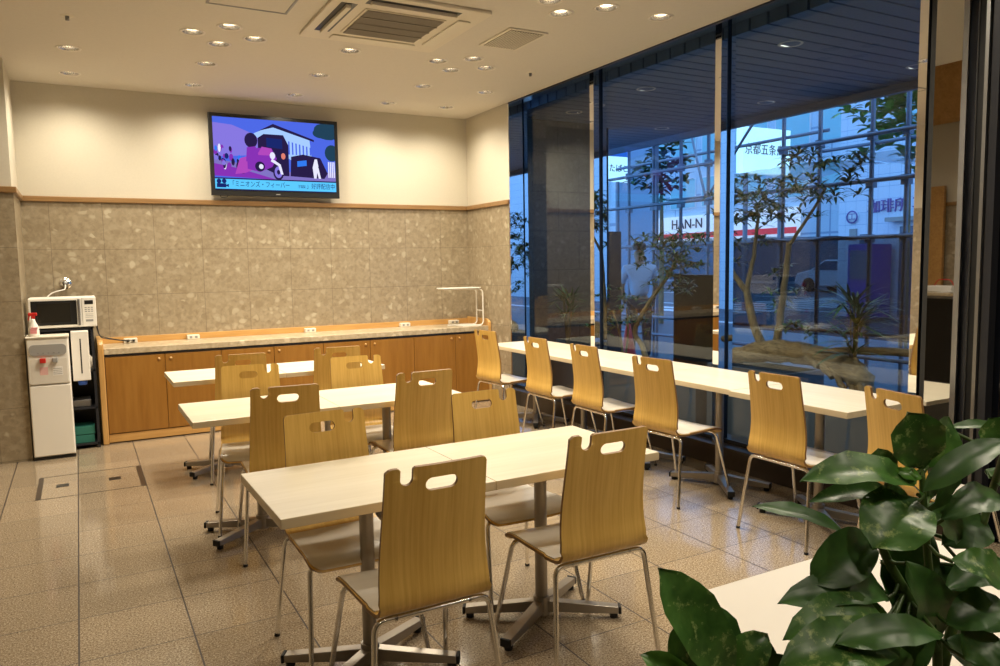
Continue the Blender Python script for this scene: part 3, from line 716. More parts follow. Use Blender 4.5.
rt = thing('side_table', 'white table with rounded corners behind the big leafy plant', 'table', (-1.93, -6.03, 0))
MB().prism(rrect(-.45, .45, -.36, .36, .13, 8), 'z', .684, .714).build('tabletop', M['white_top'], rt, bevel=.006)
MB().tube([(0, 0, .03), (0, 0, .684)], .03, 20).build('column', M['steel'], rt)
MB().lathe([(0, .035), (.2, .02), (.23, .012), (.23, 0), (0, 0)], seg=32).build('base', M['steel'], rt)
o = MB().box(-.05, .05, -.035, .035, 0, .03).build('snack_packet', [M['paper'], M['blue']], bevel=.006); o.location = (-1.80, -5.93, .714); o.rotation_euler = (0, 0, .4)
tag(o, 'small white packet with blue patch lying on the rounded white table', 'packet')
o2 = MB().box(-.03, .02, -.0355, -.035, .004, .026).box(-.03, .02, -.03, .03, .03, .0306).build('blue_patch', M['blue'], o)

# ================================================================ CHAIRS
def catmull(P_, n=6):
    P_ = [Vector(p) for p in P_]; out = []
    for i in range(len(P_) - 1):
        p0, p1, p2, p3 = P_[max(i - 1, 0)], P_[i], P_[i + 1], P_[min(i + 2, len(P_) - 1)]
        for k in range(n):
            t = k / n; out.append(.5 * ((2 * p1) + (-p0 + p2) * t + (2 * p0 - 5 * p1 + 4 * p2 - p3) * t * t + (-p0 + 3 * p1 - 3 * p2 + p3) * t ** 3))
    out.append(P_[-1]); return out
PROF = catmull([(-.040, .888), (-.026, .80), (-.010, .70), (.0, .61), (-.002, .54), (-.010, .485), (-.004, .455), (.022, .436), (.09, .428), (.19, .430), (.29, .434), (.345, .430), (.385, .414), (.398, .396)])
arc = [0.]
for a, b in zip(PROF[:-1], PROF[1:]): arc.append(arc[-1] + (b - a).length)
TAN = [(PROF[min(i + 1, len(PROF) - 1)] - PROF[max(i - 1, 0)]).normalized() for i in range(len(PROF))]
def prof_at(s):
    s = max(0, min(arc[-1], s))
    for i in range(len(arc) - 1):
        if s <= arc[i + 1] + 1e-9:
            t = (s - arc[i]) / (arc[i + 1] - arc[i]); p = PROF[i].lerp(PROF[i + 1], t); tg = TAN[i].lerp(TAN[i + 1], t).normalized()
            return p, Vector((tg.y, -tg.x))
SB = .475       # arc length where back turns into the seat
def half_w(s):
    if s < .45: return .166 + (.187 - .166) * (s / .45) ** 1.6
    if s < .52: return .187
    return .187 + .016 * min(1, (s - .52) / .25)
def shell(s0, s1, holes, notch, round_end, thick=.0115, off=0., inset=0.):
    """flat outline in (u, s) with holes, filled, sliced and bent along the side profile"""
    cu = bpy.data.curves.new('shell', 'CURVE'); cu.dimensions = '2D'; cu.fill_mode = 'NONE'
    outl = []
    n = 40
    left = [(-half_w(s0 + (s1 - s0) * k / n) + inset, s0 + (s1 - s0) * k / n) for k in range(n + 1)]
    right = [(half_w(s0 + (s1 - s0) * k / n) - inset, s0 + (s1 - s0) * k / n) for k in range(n + 1)]
    top = []
    if notch:
        r = .0195; cx = -.1015
        top = [(-half_w(0) + .012, 0.002), (-half_w(0) + .022, 0.0), (cx - r - .008, 0.0), (cx - r, .006), (cx - r, .036)] + [(cx - r * math.cos(R(a)), .036 + r * math.sin(R(a))) for a in range(20, 180, 20)] + [(cx + r, .036), (cx + r, .006), (cx + r + .008, 0.0)] + [(half_w(0) - .016, 0.0), (half_w(0) - .005, .004)]
        left[0] = (-half_w(0), .012); right[0] = (half_w(0), .014)
        left = [p for p in left if p[1] >= .012]; right = [p for p in right if p[1] >= .014]
    end = []
    if round_end:
        rr = .045
        left = [p for p in left if p[1] < s1 - rr]; right = [p for p in right if p[1] < s1 - rr]
        W_ = half_w(s1) - inset
        end = [(W_ - rr + rr * math.cos(R(a)), s1 - rr + rr * math.sin(R(a))) for a in range(0, 91, 10)] + [(-W_ + rr - rr * math.sin(R(a)), s1 - rr + rr * math.cos(R(a))) for a in range(0, 91, 10)]
    outl = top + right + end + left[::-1]
    # dedupe
    bm = bmesh.new(); loops = [outl] + holes; edges = []
    for lp in loops:
        vs = [bm.verts.new((u, s, 0)) for u, s in lp]
        for i in range(len(vs)): edges.append(bm.edges.new((vs[i], vs[(i + 1) % len(vs)])))
    bmesh.ops.triangle_fill(bm, use_beauty=True, use_dissolve=False, edges=edges)
    k = s0 + .012
    while k < s1:
        bmesh.ops.bisect_plane(bm, geom=bm.verts[:] + bm.edges[:] + bm.faces[:], plane_co=(0, k, 0), plane_no=(0, 1, 0)); k += .012 if (.40 < k < .56 or k > .78) else .024
    k = -.18
    while k < .19:
        bmesh.ops.bisect_plane(bm, geom=bm.verts[:] + bm.edges[:] + bm.faces[:], plane_co=(k, 0, 0), plane_no=(1, 0, 0)); k += .03
    bpy.data.curves.remove(cu)
    bm.normal_update()
    base_v = bm.verts[:]
    bnd = [e for e in bm.edges if len(e.link_faces) == 1]
    m_ = MB(); idx = {}
    pts = []
    for v in base_v: idx[v] = len(pts); pts.append((v.co.x, v.co.y))
    def put(u, s, o_):
        p, nrm = prof_at(s); q = p + nrm * (o_ + off)
        bow = .012 * (u / .18) ** 2 if s < .47 else .006 * (u / .2) ** 2       # gentle dish across the width
        return (u, q.x + (bow if s < .42 else 0), q.y + (bow if s > .55 else 0))
    A = [put(u, s, 0) for u, s in pts]; B = [put(u, s, thick) for u, s in pts]; nA = len(A)
    fs = [[idx[v] for v in f.verts] for f in bm.faces]
    def nv(u, s, sg):
        p, n_ = prof_at(s); b_ = .024 * u / .0324 if s < .42 else 0
        v = Vector((-b_ * n_.x, n_.x, n_.y)) if s < .5 else Vector((0, n_.x, n_.y)); return (v * sg).normalized()
    m_.nrm = [nv(u, s, -1) for u, s in pts] + [nv(u, s, 1) for u, s in pts]
    m_.add(A + B, fs, 0, True)
    for f in fs: m_.f.append([i + nA for i in f[::-1]]); m_.m.append(0); m_.sm.append(True)
    for e in bnd:
        a, b = e.verts; qa, qb = idx[a], idx[b]; o_ = len(m_.v); m_.v += [A[qa], A[qb], B[qb], B[qa]]
        f_ = e.link_faces[0]; c_ = f_.calc_center_median(); d2 = (a.co + b.co) / 2 - c_; ed_ = (b.co - a.co); out = Vector((ed_.y, -ed_.x, 0))
        if out.dot(d2) < 0: out = -out
        sm_ = (a.co.y + b.co.y) / 2; n_ = prof_at(sm_)[1]; tg = Vector((n_.y * -1, n_.x)) * -1
        T2 = Vector((-n_.y, n_.x)); p1, p2 = prof_at(sm_ - .002)[0], prof_at(sm_ + .002)[0]; T2 = (p2 - p1).normalized()
        vo = Vector((out.x, T2.x * out.y, T2.y * out.y)).normalized()
        m_.nrm += [vo] * 4; m_.f.append([o_, o_ + 1, o_ + 2, o_ + 3]); m_.m.append(1); m_.sm.append(True)
    bm.free(); return m_
def slot(cx, cy, hw, hh, n=8):
    o_ = []
    for k in range(n + 1):
        a = R(-90 + 180 * k / n); o_.append((cx + hw - hh + hh * math.cos(a), cy + hh * math.sin(a)))
    for k in range(n + 1):
        a = R(90 + 180 * k / n); o_.append((cx - hw + hh + hh * math.cos(a), cy + hh * math.sin(a)))
    return o_
def make_chair():
    c = thing('dining_chair', 'x', 'chair')
    shell(0, SB, [slot(.012, .061, .053, .0205)], True, False).build('backrest', [M['chair'], M['edge']], c)
    seat = shell(SB, arc[-1], [], False, True).build('seat', [M['chair'], M['edge']], c)
    shell(SB + .02, arc[-1] - .008, [], False, True, .004, -.0045, .006).build('seat_pad', [M['pad'], M['pad']], c)
    for sx in (-1, 1):
        MB().tube(rounded([(sx * .12, .02, .412), (sx * .192, .02, .412), (sx * .226, -.035, .0)], .035), .0095, 12).build('leg', M['chrome'], c)
        MB().tube(rounded([(sx * .12, .335, .405), (sx * .188, .335, .405), (sx * .226, .435, .0)], .035), .0095, 12).build('leg', M['chrome'], c)
    MB().tube([(-.13, .02, .412), (.13, .02, .412)], .0095, 12).build('rear_rail', M['chrome'], c)
    MB().tube([(-.13, .335, .405), (.13, .335, .405)], .0095, 12).build('front_rail', M['chrome'], c)
    for sx in (-1, 1): MB().tube([(sx * .12, .02, .408), (sx * .12, .335, .402)], .008, 10).build('seat_rail', M['chrome'], c)
    for sx in (-1, 1):
        for y_, y2 in ((-.035, -.035), (.435, .435)):
            MB().tube([(sx * .226, y_, .0), (sx * .2255, y_ * .997, .012)], .011, 12).build('foot_cap', M['rubber'], c)
    return c
CH = [(-2.57, -4.858, 0.2, 'oak plywood chair with its back to the camera, nearest table left half'),
      (-1.884, -4.797, -1.0, 'oak plywood chair with its back to the camera, nearest table right half'),
      (-2.632, -3.955, 181.6, 'oak plywood chair facing the camera behind the nearest table left half'),
      (-1.859, -3.874, 180.3, 'oak plywood chair facing the camera behind the nearest table right half'),
      (-2.605, -3.115, -6.0, 'oak plywood chair turned from camera at the middle table left half'),
      (-1.822, -3.037, -0.7, 'oak plywood chair turned from camera at the middle table right half'),
      (-2.60, -2.235, 173.0, 'oak plywood chair facing the camera behind the middle table left half'),
      (-1.924, -2.20, 176.2, 'oak plywood chair facing the camera behind the middle table right half'),
      (-2.531, -1.53, -6.0, 'oak plywood chair turned from camera at the farthest table left half'),
      (-1.846, -1.50, -7.7, 'oak plywood chair turned from camera at the farthest table right half'),
      (-.325, -1.016, -83.8, 'oak plywood chair at the window row, beside the stone return wall'),
      (-.315, -1.843, -89.2, 'oak plywood window-row chair, second from the back wall'),
      (-.331, -2.525, -90.7, 'oak plywood window-row chair, third from the back wall'),
      (-.412, -3.352, -85.2, 'oak plywood window-row chair, just left of the tall mullion'),
      (-.336, -4.219, -90.2, 'oak plywood window-row chair in front of the driftwood, right of mullion'),
      (-.323, -4.873, -104.2, 'oak plywood window-row chair partly hidden by the leafy plant')]
c0 = make_chair()
for i, (x, y, a, lb) in enumerate(CH):
    o = c0 if i == 0 else dup(c0, (0, 0, 0)); o.location = (x, y, 0); o.rotation_euler = (0, 0, R(a)); o['label'] = lb; o['group'] = 'oak plywood dining chairs'

# ================================================================ RECEPTION SIDE (seen in the mirror)
rc = thing('reception_counter', 'black-fronted reception counter with stone top, seen in the mirror panel', 'counter', (-3.4, -9.5, 0))
MB().box(0, 2.5, 0, .56, 0, 1.0).build('body', M['counterblack'], rc)
MB().box(-.03, 2.53, 0, .60, 1.03, 1.065).build('worktop', M['counter'], rc, bevel=.004)
MB().box(0, 2.5, 0, .57, 1.0, 1.03).build('steel_rail', M['satin'], rc)
tr_ = thing('paper_tray', 'white tray with a red handle on the reception counter seen in the mirror', 'tray', (-2.22, -9.2, 1.065), .1)
MB().prism([(-.14, 0), (.14, 0), (.17, .07), (-.17, .07)], 'y', -.10, .10).build('tray_body', M['paper'], tr_, bevel=.01)
MB().tube(rounded([(-.12, 0, .07), (-.08, 0, .14), (.08, 0, .14), (.12, 0, .07)], .04), .006, 8).build('handle', M['red'], tr_)
for i in range(4):
    o = MB().box(-.11, .11, -.12, .12, 0, .004).build('paper_sheet', M['paper']); o.location = (-2.05 + .02 * i, -9.08 - .02 * (i % 2), 1.065 + i * .0042); o.rotation_euler = (0, 0, .3 * i)
    tag(o, ['white paper sheet at the bottom of the loose pile on reception counter', 'white paper sheet second from the bottom of the pile on reception counter', 'white paper sheet just under the topmost one on reception counter', 'topmost white paper sheet of the pile on the reception counter'][i], 'paper', 'papers on the reception counter')
o = MB().box(0, .16, 0, .05, 1.066, 2.3).build('wooden_post', M['fascia'], bevel=.004); o.location = (-2.60, -9.55, 0)
tag(o, 'upright timber post against the stone wall, seen in the mirror panel', 'post')
lc = thing('added_cabinet', 'made-up low black cabinet with a cream top, placed out of view for the mirror reflection', 'cabinet', (-.75, -6.465, 0))  # made up out of view so the mirror reflects a pale edge over black
MB().box(.02, .56, .02, .845, 0, .44).build('body', M['counterblack'], lc)
MB().box(0, .58, 0, .865, .44, .47).build('top', M['top'], lc, bevel=.003)

# ================================================================ OUTSIDE: PLANTING
def blade(mb, base, tip, w, sag=.0, up=Vector((0, 0, 1)), n=5, mi=0, fold=.15):
    base = Vector(base); tip = Vector(tip); ax = tip - base; L_ = ax.length
    side = ax.cross(up); side = side.normalized() if side.length > 1e-5 else Vector((1, 0, 0)); nrm = side.cross(ax).normalized()
    vs = []; fs = []
    for i in range(n + 1):
        t = i / n; p = base + ax * t - Vector((0, 0, 1)) * sag * (t * t) * L_ + Vector((0, 0, 1)) * sag * .5 * t * L_ * (1 - t)
        ww = w * .5 * math.sin(math.pi * min(1, .06 + t * .94)) ** .75 if t < 1 else 0.0008
        vs += [p - side * ww + nrm * ww * fold, p, p + side * ww + nrm * ww * fold]
    for i in range(n):
        a = i * 3; fs += [(a, a + 1, a + 4, a + 3), (a + 1, a + 2, a + 5, a + 4)]
    mb.add(vs, fs, mi, True)
def rosette(mb, c, rad, n, w, sag=.35, tilt=.25):
    c = Vector(c); a0 = random.random() * 6.28
    for k in range(n):
        a = a0 + k * 2 * math.pi / n + random.uniform(-.2, .2); el = random.uniform(-.3, .6) + tilt
        d_ = Vector((math.cos(a) * math.cos(el), math.sin(a) * math.cos(el), math.sin(el)))
        blade(mb, c + d_ * .01, c + d_ * rad * random.uniform(.75, 1.1), w, sag, n=4)
def bent(pts, jit=.0, n=5):
    return [p + Vector((random.uniform(-jit, jit), random.uniform(-jit, jit), 0)) for p in catmull(pts, n)]
# driftwood
def planter(label, x0, x1, y0, y1, h):
    p = thing('planter_box', label, 'planter', (x0, y0, -.02))
    w, d = x1 - x0, y1 - y0
    MB().box(0, w, 0, .03, 0, h).box(0, w, d - .03, d, 0, h).box(0, .03, .03, d - .03, 0, h).box(w - .03, w, .03, d - .03, 0, h).box(.03, w - .03, .03, d - .03, 0, .02).build('box', M['planter'], p)
    MB().box(.03, w - .03, .03, d - .03, .02, h - .04).build('soil', M['soil'], p)
planter('grey planter box outside the glass under the driftwood log', 1.28, 1.72, -2.90, -2.05, .60)
planter('low dark planter bed outside along the middle glass bay', 1.20, 1.80, -2.0, .42, .42)
planter('low dark planter bed outside under the palm by the mirror', 1.20, 1.80, -4.2, -2.95, .42)
lg = bent([(1.45, -2.05, .60), (1.50, -2.25, .66), (1.5, -2.6, .72), (1.5, -2.95, .72), (1.48, -3.2, .68), (1.47, -3.38, .60), (1.46, -3.45, .45), (1.45, -3.47, .36)], .012, 5)
rr_ = [.03 + .065 * math.sin(min(1, k / 10) * 1.57) + random.uniform(-.012, .012) for k in range(len(lg))]
mb = MB().tube(lg, rr_, 12)
for k in range(5):
    y = -2.9 - k * .11; q = bent([(1.5, y, .72), (1.42, y - .10, .70 - .03 * k), (1.38, y - .22, .66 - .07 * k)], .01, 3)
    mb.tube(q, [.035 - .0022 * i for i in range(len(q))], 8)
mb.tube(bent([(1.5, -3.0, .74), (1.55, -3.25, .78), (1.6, -3.7, .80), (1.6, -4.0, .76)], .01, 4), [.03] * 13, 8)
o = mb.build('driftwood_log', M['drift']); tag(o, 'gnarled brown driftwood log lying across the outdoor planter box', 'log')
def tree(label, trunks, clusters, nm_='leafy_tree', crown_kw={}, leafm='leaf_out', trunkm='bark'):
    t_ = thing(nm_, label, 'tree', trunks[0][0][0])
    base = Vector(trunks[0][0][0]); m_ = MB()
    for pts, r0, r1 in trunks:
        q = bent([Vector(p) - base for p in pts], .004, 5); m_.tube(q, [r0 + (r1 - r0) * i / (len(q) - 1) for i in range(len(q))], 9)
    m_.build('trunk', M[trunkm], t_)
    m_ = MB()
    for (c, rad, n, w) in clusters: rosette(m_, Vector(c) - base, rad, n, w, **crown_kw)
    m_.build('foliage', M[leafm], t_)
    return t_
def rc_(y0, y1, z0, z1, x0=1.2, x1=1.8): return (random.uniform(x0, x1), random.uniform(y0, y1), random.uniform(z0, z1))
T1 = [([(1.50, -2.47, .74), (1.5, -2.36, .95), (1.5, -2.28, 1.22)], .040, .030),
      ([(1.5, -2.28, 1.2), (1.45, -2.16, 1.38), (1.45, -2.08, 1.55)], .026, .018), ([(1.5, -2.28, 1.2), (1.53, -2.33, 1.5), (1.5, -2.40, 1.85)], .024, .012)]
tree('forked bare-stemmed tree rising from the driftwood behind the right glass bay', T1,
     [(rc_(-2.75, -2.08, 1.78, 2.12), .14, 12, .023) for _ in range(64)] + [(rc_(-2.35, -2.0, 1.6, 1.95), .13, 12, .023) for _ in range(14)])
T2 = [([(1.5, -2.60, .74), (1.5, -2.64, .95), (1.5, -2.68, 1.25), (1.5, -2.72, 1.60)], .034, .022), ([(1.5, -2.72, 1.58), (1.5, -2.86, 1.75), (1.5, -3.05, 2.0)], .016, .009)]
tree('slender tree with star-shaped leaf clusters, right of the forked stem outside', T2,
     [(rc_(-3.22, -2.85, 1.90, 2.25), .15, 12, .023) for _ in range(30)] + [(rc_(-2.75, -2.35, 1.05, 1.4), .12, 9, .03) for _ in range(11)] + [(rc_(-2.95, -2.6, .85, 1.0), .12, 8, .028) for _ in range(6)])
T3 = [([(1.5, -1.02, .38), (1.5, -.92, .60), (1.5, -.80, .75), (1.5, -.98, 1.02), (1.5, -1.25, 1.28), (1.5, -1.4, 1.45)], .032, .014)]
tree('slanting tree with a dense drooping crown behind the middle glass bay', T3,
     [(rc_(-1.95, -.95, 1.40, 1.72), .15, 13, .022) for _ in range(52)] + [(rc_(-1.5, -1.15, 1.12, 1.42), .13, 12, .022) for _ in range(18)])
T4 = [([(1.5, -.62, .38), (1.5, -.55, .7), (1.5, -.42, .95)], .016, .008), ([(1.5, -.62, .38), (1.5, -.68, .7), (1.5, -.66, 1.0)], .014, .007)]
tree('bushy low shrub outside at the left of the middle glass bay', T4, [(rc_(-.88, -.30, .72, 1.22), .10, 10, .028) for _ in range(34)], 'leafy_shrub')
def palm(label, c, h, n, rad, w=.02, sags=(.0, .35)):
    t_ = thing('potted_palm', label, 'plant', (c[0], c[1], .38)); m_ = MB(); s_ = MB()
    for k in range(n):
        a = random.random() * 6.283; rr = random.uniform(.0, .06); hh = h * random.uniform(.45, 1)
        p = (math.cos(a) * rr, math.sin(a) * rr, hh); s_.tube([(rr * .2 * math.cos(a), rr * .2 * math.sin(a), 0), (p[0] * .6, p[1] * .6, hh * .6), p], .005, 5)
        for j in range(11):
            b = a + (j - 5) * .33; el = random.uniform(-.1, .9); L_ = rad * random.uniform(.7, 1)
            d_ = Vector((math.cos(b) * math.cos(el), math.sin(b) * math.cos(el), math.sin(el)))
            blade(m_, p, Vector(p) + d_ * L_, w, random.uniform(*sags), n=4)
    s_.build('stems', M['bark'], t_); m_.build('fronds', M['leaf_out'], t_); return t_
palm('spiky dark palm outside left of the mirror panel', (1.5, -3.32), .78, 13, .36, .022)
palm('small spiky palm outside in front of the dark stone wall', (1.35, .20), .75, 9, .30, .02)
# things beyond the canopy
sg = thing('standing_board', 'dark free-standing board outside behind the middle glass bay', 'board', (2.62, -.78, -.02))
MB().box(0, .06, 0, .66, .06, 1.33).build('panel', M['black'], sg, bevel=.006)
for y in (.04, .57): MB().box(-.16, .22, y, y + .05, 0, .06).build('foot', M['darkmetal'], sg)
cn = thing('traffic_cone', 'red traffic cone on the pavement behind the low shrub', 'cone', (3.2, 1.45, -.02))
MB().box(-.19, .19, -.19, .19, 0, .03).build('base', M['red'], cn)
MB().lathe([(.14, .03), (.03, .62), (0, .63)], seg=20).build('cone_body', M['red'], cn)
# scaffolding
scf = thing('scaffolding', 'steel pipe scaffolding frame along the pavement outside the canopy', 'scaffolding', (4.4, 0, -.02))
for i, y in enumerate((-3.3, -2.6, -1.80, -1.38, -.69, -.15, 1.16, 1.72, 2.25, 2.33, 2.93)):
    p = MB().tube([(0, y, 0), (0, y, 5.2)], .026, 10).build('upright', M['pipe'], scf)
    MB().box(-.04, .04, y - .045, y + .045, 2.27, 2.38).box(-.04, .04, y - .04, y + .04, 1.66, 1.75).box(-.04, .04, y - .04, y + .04, 2.80, 2.90).build('clamp', M['pipe'], p)
for i, y in enumerate((-2.9, -1.15, -.68, .10, .71, 2.19, 2.81, 3.5, 4.19)):
    MB().tube([(1.0, y, 0), (1.0, y, 5.2)], .024, 10).build('upright', M['pipe'], scf)
for (x, z, y0, y1) in ((-.04, 2.86, -4.2, -.1), (1.04, 2.93, -4.2, .2), (-.04, 2.35, -4.2, 3.4), (-.04, 2.84, 1.0, 3.4), (-.04, 3.28, 1.0, 3.4), (-.04, 1.72, -4.2, 3.4), (1.04, 2.46, -3, 4.6), (1.04, 3.2, 0, 4.6), (-.04, .62, -4.2, 3.4), (-.04, .35, -4.2, 3.4)):
    MB().tube([(x, y0, z), (x, y1, z)], .024, 10).build('ledger', M['pipe'], scf)
for (a, b) in (((-.02, 1.2, 2.4), (1.0, 2.8, 4.2)), ((.5, .8, 3.4), (1.0, 2.2, 2.5)), ((0, 2.0, 2.4), (1.0, 2.2, 2.5)), ((0, -1.38, 2.35), (1.0, -1.15, 2.45))):
    MB().tube([a, b], .020, 8).build('brace', M['pipe'], scf)
nt_ = MB()
ny = 30
for i in range(ny + 1):
    y = -4.1 + i * (.95 + 4.1) / ny; tp_ = 1.70 + .03 * math.sin(i * 1.1) - (.05 if 8 < i < 14 else 0)
    for k, z in enumerate((.55, .9, 1.3, tp_)): nt_.v.append((4.30 + .02 * math.sin(i * 1.7 + k), y, z))
for i in range(ny):
    for k in range(3): nt_.f.append([i * 4 + k, i * 4 + k + 1, (i + 1) * 4 + k + 1, (i + 1) * 4 + k]); nt_.m.append(0); nt_.sm.append(True)
o = nt_.build('safety_netting', M['net']); tag(o, 'black safety netting hung on the scaffolding pipes outside', 'netting')
for j, (y0, y1, lb) in enumerate(((-2.7, -1.0, 'clear plastic sheet stretched over scaffolding, right of the star-leaf tree'), (-.9, .75, 'clear plastic sheet stretched over scaffolding below the lit white sign'))):
    s_ = MB(); n1_, n2_ = 12, 6
    for i in range(n1_ + 1):
        for k in range(n2_ + 1):
            u, v = i / n1_, k / n2_; s_.v.append((4.4 + v * .95, y0 + (y1 - y0) * u, 2.62 - .13 * math.sin(u * math.pi) * math.sin(v * math.pi) + .02 * random.random()))
    for i in range(n1_):
        for k in range(n2_): s_.f.append([i * (n2_ + 1) + k, i * (n2_ + 1) + k + 1, (i + 1) * (n2_ + 1) + k + 1, (i + 1) * (n2_ + 1) + k]); s_.m.append(0); s_.sm.append(True)
    tag(s_.build('plastic_sheet', M['sheet']), lb, 'sheet', 'plastic sheets on the scaffolding')
# buildings
def building(label, x0, x1, y0, y1, h, wallm, win, roofm='darkmetal'):
    b_ = thing('building', label, 'building', (x0, y0, -.1))
    MB().box(0, x1 - x0, 0, y1 - y0, 0, h).build('walls', M[wallm], b_)
    MB().box(-.15, x1 - x0 + .15, -.15, y1 - y0 + .15, h, h + .35).build('parapet', M[wallm], b_)
    for (a0, a1, z0, z1, mm) in win:
        w_ = MB().box(-.06, .02, a0 - .08, a1 + .08, z0 - .08, z1 + .08).build('window', M['paint'], b_)
        MB().box(-.075, -.061, a0, a1, z0, z1).build('pane', M[mm], w_)
    return b_
b1 = building('white tiled building across the side street behind the right glass bay', 14, 24, -44, 6.3, 7.0, 'facade', [(48.15, 48.55, .1, 2.3, 'bwin'), (39.5, 41.5, .1, 2.5, 'bwin'), (40, 42.2, 4.6, 6.0, 'bglass'), (47.4, 48.6, 4.7, 6.2, 'bglass')])
text('wall_lettering', '珈琲所', .36, M['purple'], b1, (-.02, 48.93, 2.80), FACE_NEG_X, .02)
text('wall_lettering', 'コメダ珈琲店', .36, M['purple'], b1, (-.02, 47.25, 2.83), FACE_NEG_X, .02)
dn = MB().lathe([(0, 0), (.17, 0), (.17, .03), (0, .03)], seg=28).build('round_notice', M['paint'], b1); dn.rotation_euler = (0, R(-90), 0); dn.location = (-.01, 49.88, 2.60)
o = MB().lathe([(.13, 0), (.165, 0), (.165, .012), (.13, .012)], seg=28).build('notice_ring', M['purple'], dn); o.location = (0, 0, .031)
o = text('notice_letter', '工', .20, M['purple'], dn, (0, 0, .034), (0, 0, R(-90)), .004)
MB().box(-.04, .0, 49.75, 49.95, 2.0, 2.3).build('notice_board', M['greyp'], b1); MB().box(-.04, 0, 49.45, 49.65, 1.85, 2.15).build('notice_board', M['bwin'], b1)
MB().box(-.30, -.02, 47.4, 48.8, 2.42, 2.52).build('awning', M['greyp'], b1)
far = building('long pale office block on the far side of the wide street', 34, 46, 6, 70, 13, 'facade2', [(2 + k * 3.1, 4.4 + k * 3.1, 5.2 + r * 2.9, 7.1 + r * 2.9, 'bglass') for k in range(20) for r in range(3)])
MB().box(-.35, -.02, 18, 44, 2.9, 4.6).build('shop_band', M['bandwhite'], far)
MB().box(-.38, -.36, 18, 44, 3.05, 3.42).build('shop_stripe', M['bandred'], far)
text('shop_lettering', 'HAN-N', .95, M['ink'], far, (-.42, 27.2, 4.02), FACE_NEG_X, .02)
MB().box(-.1, -.02, 12, 44, .2, 2.8).build('shop_window', M['bwin'], far)
b3 = building('pale cyan glass-fronted building behind the middle glass bay', 15, 17, 17, 34, 11, 'facade2', [(.5 + k * 2.05, 2.2 + k * 2.05, 2.6 + r * 2.6, 4.7 + r * 2.6, 'bglass') for k in range(8) for r in range(3)])
b3s = thing('tobacco_sign', 'white and blue hanging sign reading たばこ beyond the middle glass bay', 'sign', (8.25, 8.55, 3.46))
MB().box(0, .62, 0, .1, 0, .78).build('panel', M['signwhite'], b3s)
MB().box(0, .62, -.01, 0, .62, .78).build('blue_band', M['signblue'], b3s)
text('lettering', 'たばこ', .21, M['ink'], b3s, (.31, -.012, .32), FACE_NEG_Y, .004)
MB().tube([(.31, .05, -3.44), (.31, .05, 0)], .05, 10).build('post', M['pipe'], b3s)
ls = thing('lit_sign', 'large glowing white signboard with dark Japanese street name letters', 'sign', (13.35, 9.0, 3.95))
MB().box(0, 1.95, 0, .25, 0, 1.30).build('panel', M['signwhite'], ls)
text('lettering', '京都五条烏丸', .34, M['ink'], ls, (1.03, -.012, .66), FACE_NEG_Y, .005, sx=.95)
for x in (.25, 1.7): MB().tube([(x, .12, -4.0), (x, .12, 0)], .07, 10).build('post', M['pipe'], ls)
# street trees
def street_tree(label, base, h, crown_r, n, leafm, w=.12):
    t_ = thing('street_tree', label, 'tree', base); m_ = MB().tube([(0, 0, 0), (.05, .03, h * .5), (0, 0, h)], [.07, .055, .03], 10); m_.build('trunk', M['bark'], t_)
    f_ = MB()
    for k in range(n):
        v = Vector((random.gauss(0, 1), random.gauss(0, 1), random.gauss(0, 1))).normalized() * crown_r * random.random() ** .4
        rosette(f_, v + Vector((0, 0, h)), .32, 7, w, .3)
    f_.build('foliage', M[leafm], t_)
street_tree('bright green leafy street tree behind scaffolding at upper right', (8.3, .72, -.02), 3.75, .95, 110, 'leaf_lime')
street_tree('dark green street tree beyond the tobacco sign', (8.6, 7.0, -.02), 3.6, .7, 60, 'leaf_out')
# car
car = thing('car', 'white passenger car on the far side of the street behind netting', 'car', (26.5, 15.2, -.06), R(90))
body = [(-2.2, .35), (-2.15, .75), (-1.5, .95), (-.9, 1.42), (.6, 1.45), (1.35, 1.0), (2.1, .85), (2.25, .4), (1.9, .25), (-2.0, .25)]
MB().prism(body, 'y', -.85, .85).build('body', M['car'], car, bevel=.06)
MB().prism([(-1.35, .97), (-.85, 1.36), (.55, 1.39), (1.2, 1.0)], 'y', -.87, .87).build('windows', M['bwin'], car)
for x in (-1.35, 1.4):
    for y in (-.8, .8): MB().tube([(x, y - .1, .32), (x, y + .1, .32)], .32, 20).build('wheel', M['tyre'], car)
bx_ = thing('vending_machine', 'dark blue vending cabinet in front of the white tiled building', 'vending machine', (13.1, 4.72, -.06))
MB().box(0, .8, 0, .62, .05, 1.85).build('cabinet', mat('deep_blue', (.012, .03, .40), .4), bx_, bevel=.02)
MB().box(-.02, 0, .08, .54, 1.0, 1.7).build('display_window', M['bwin'], bx_)
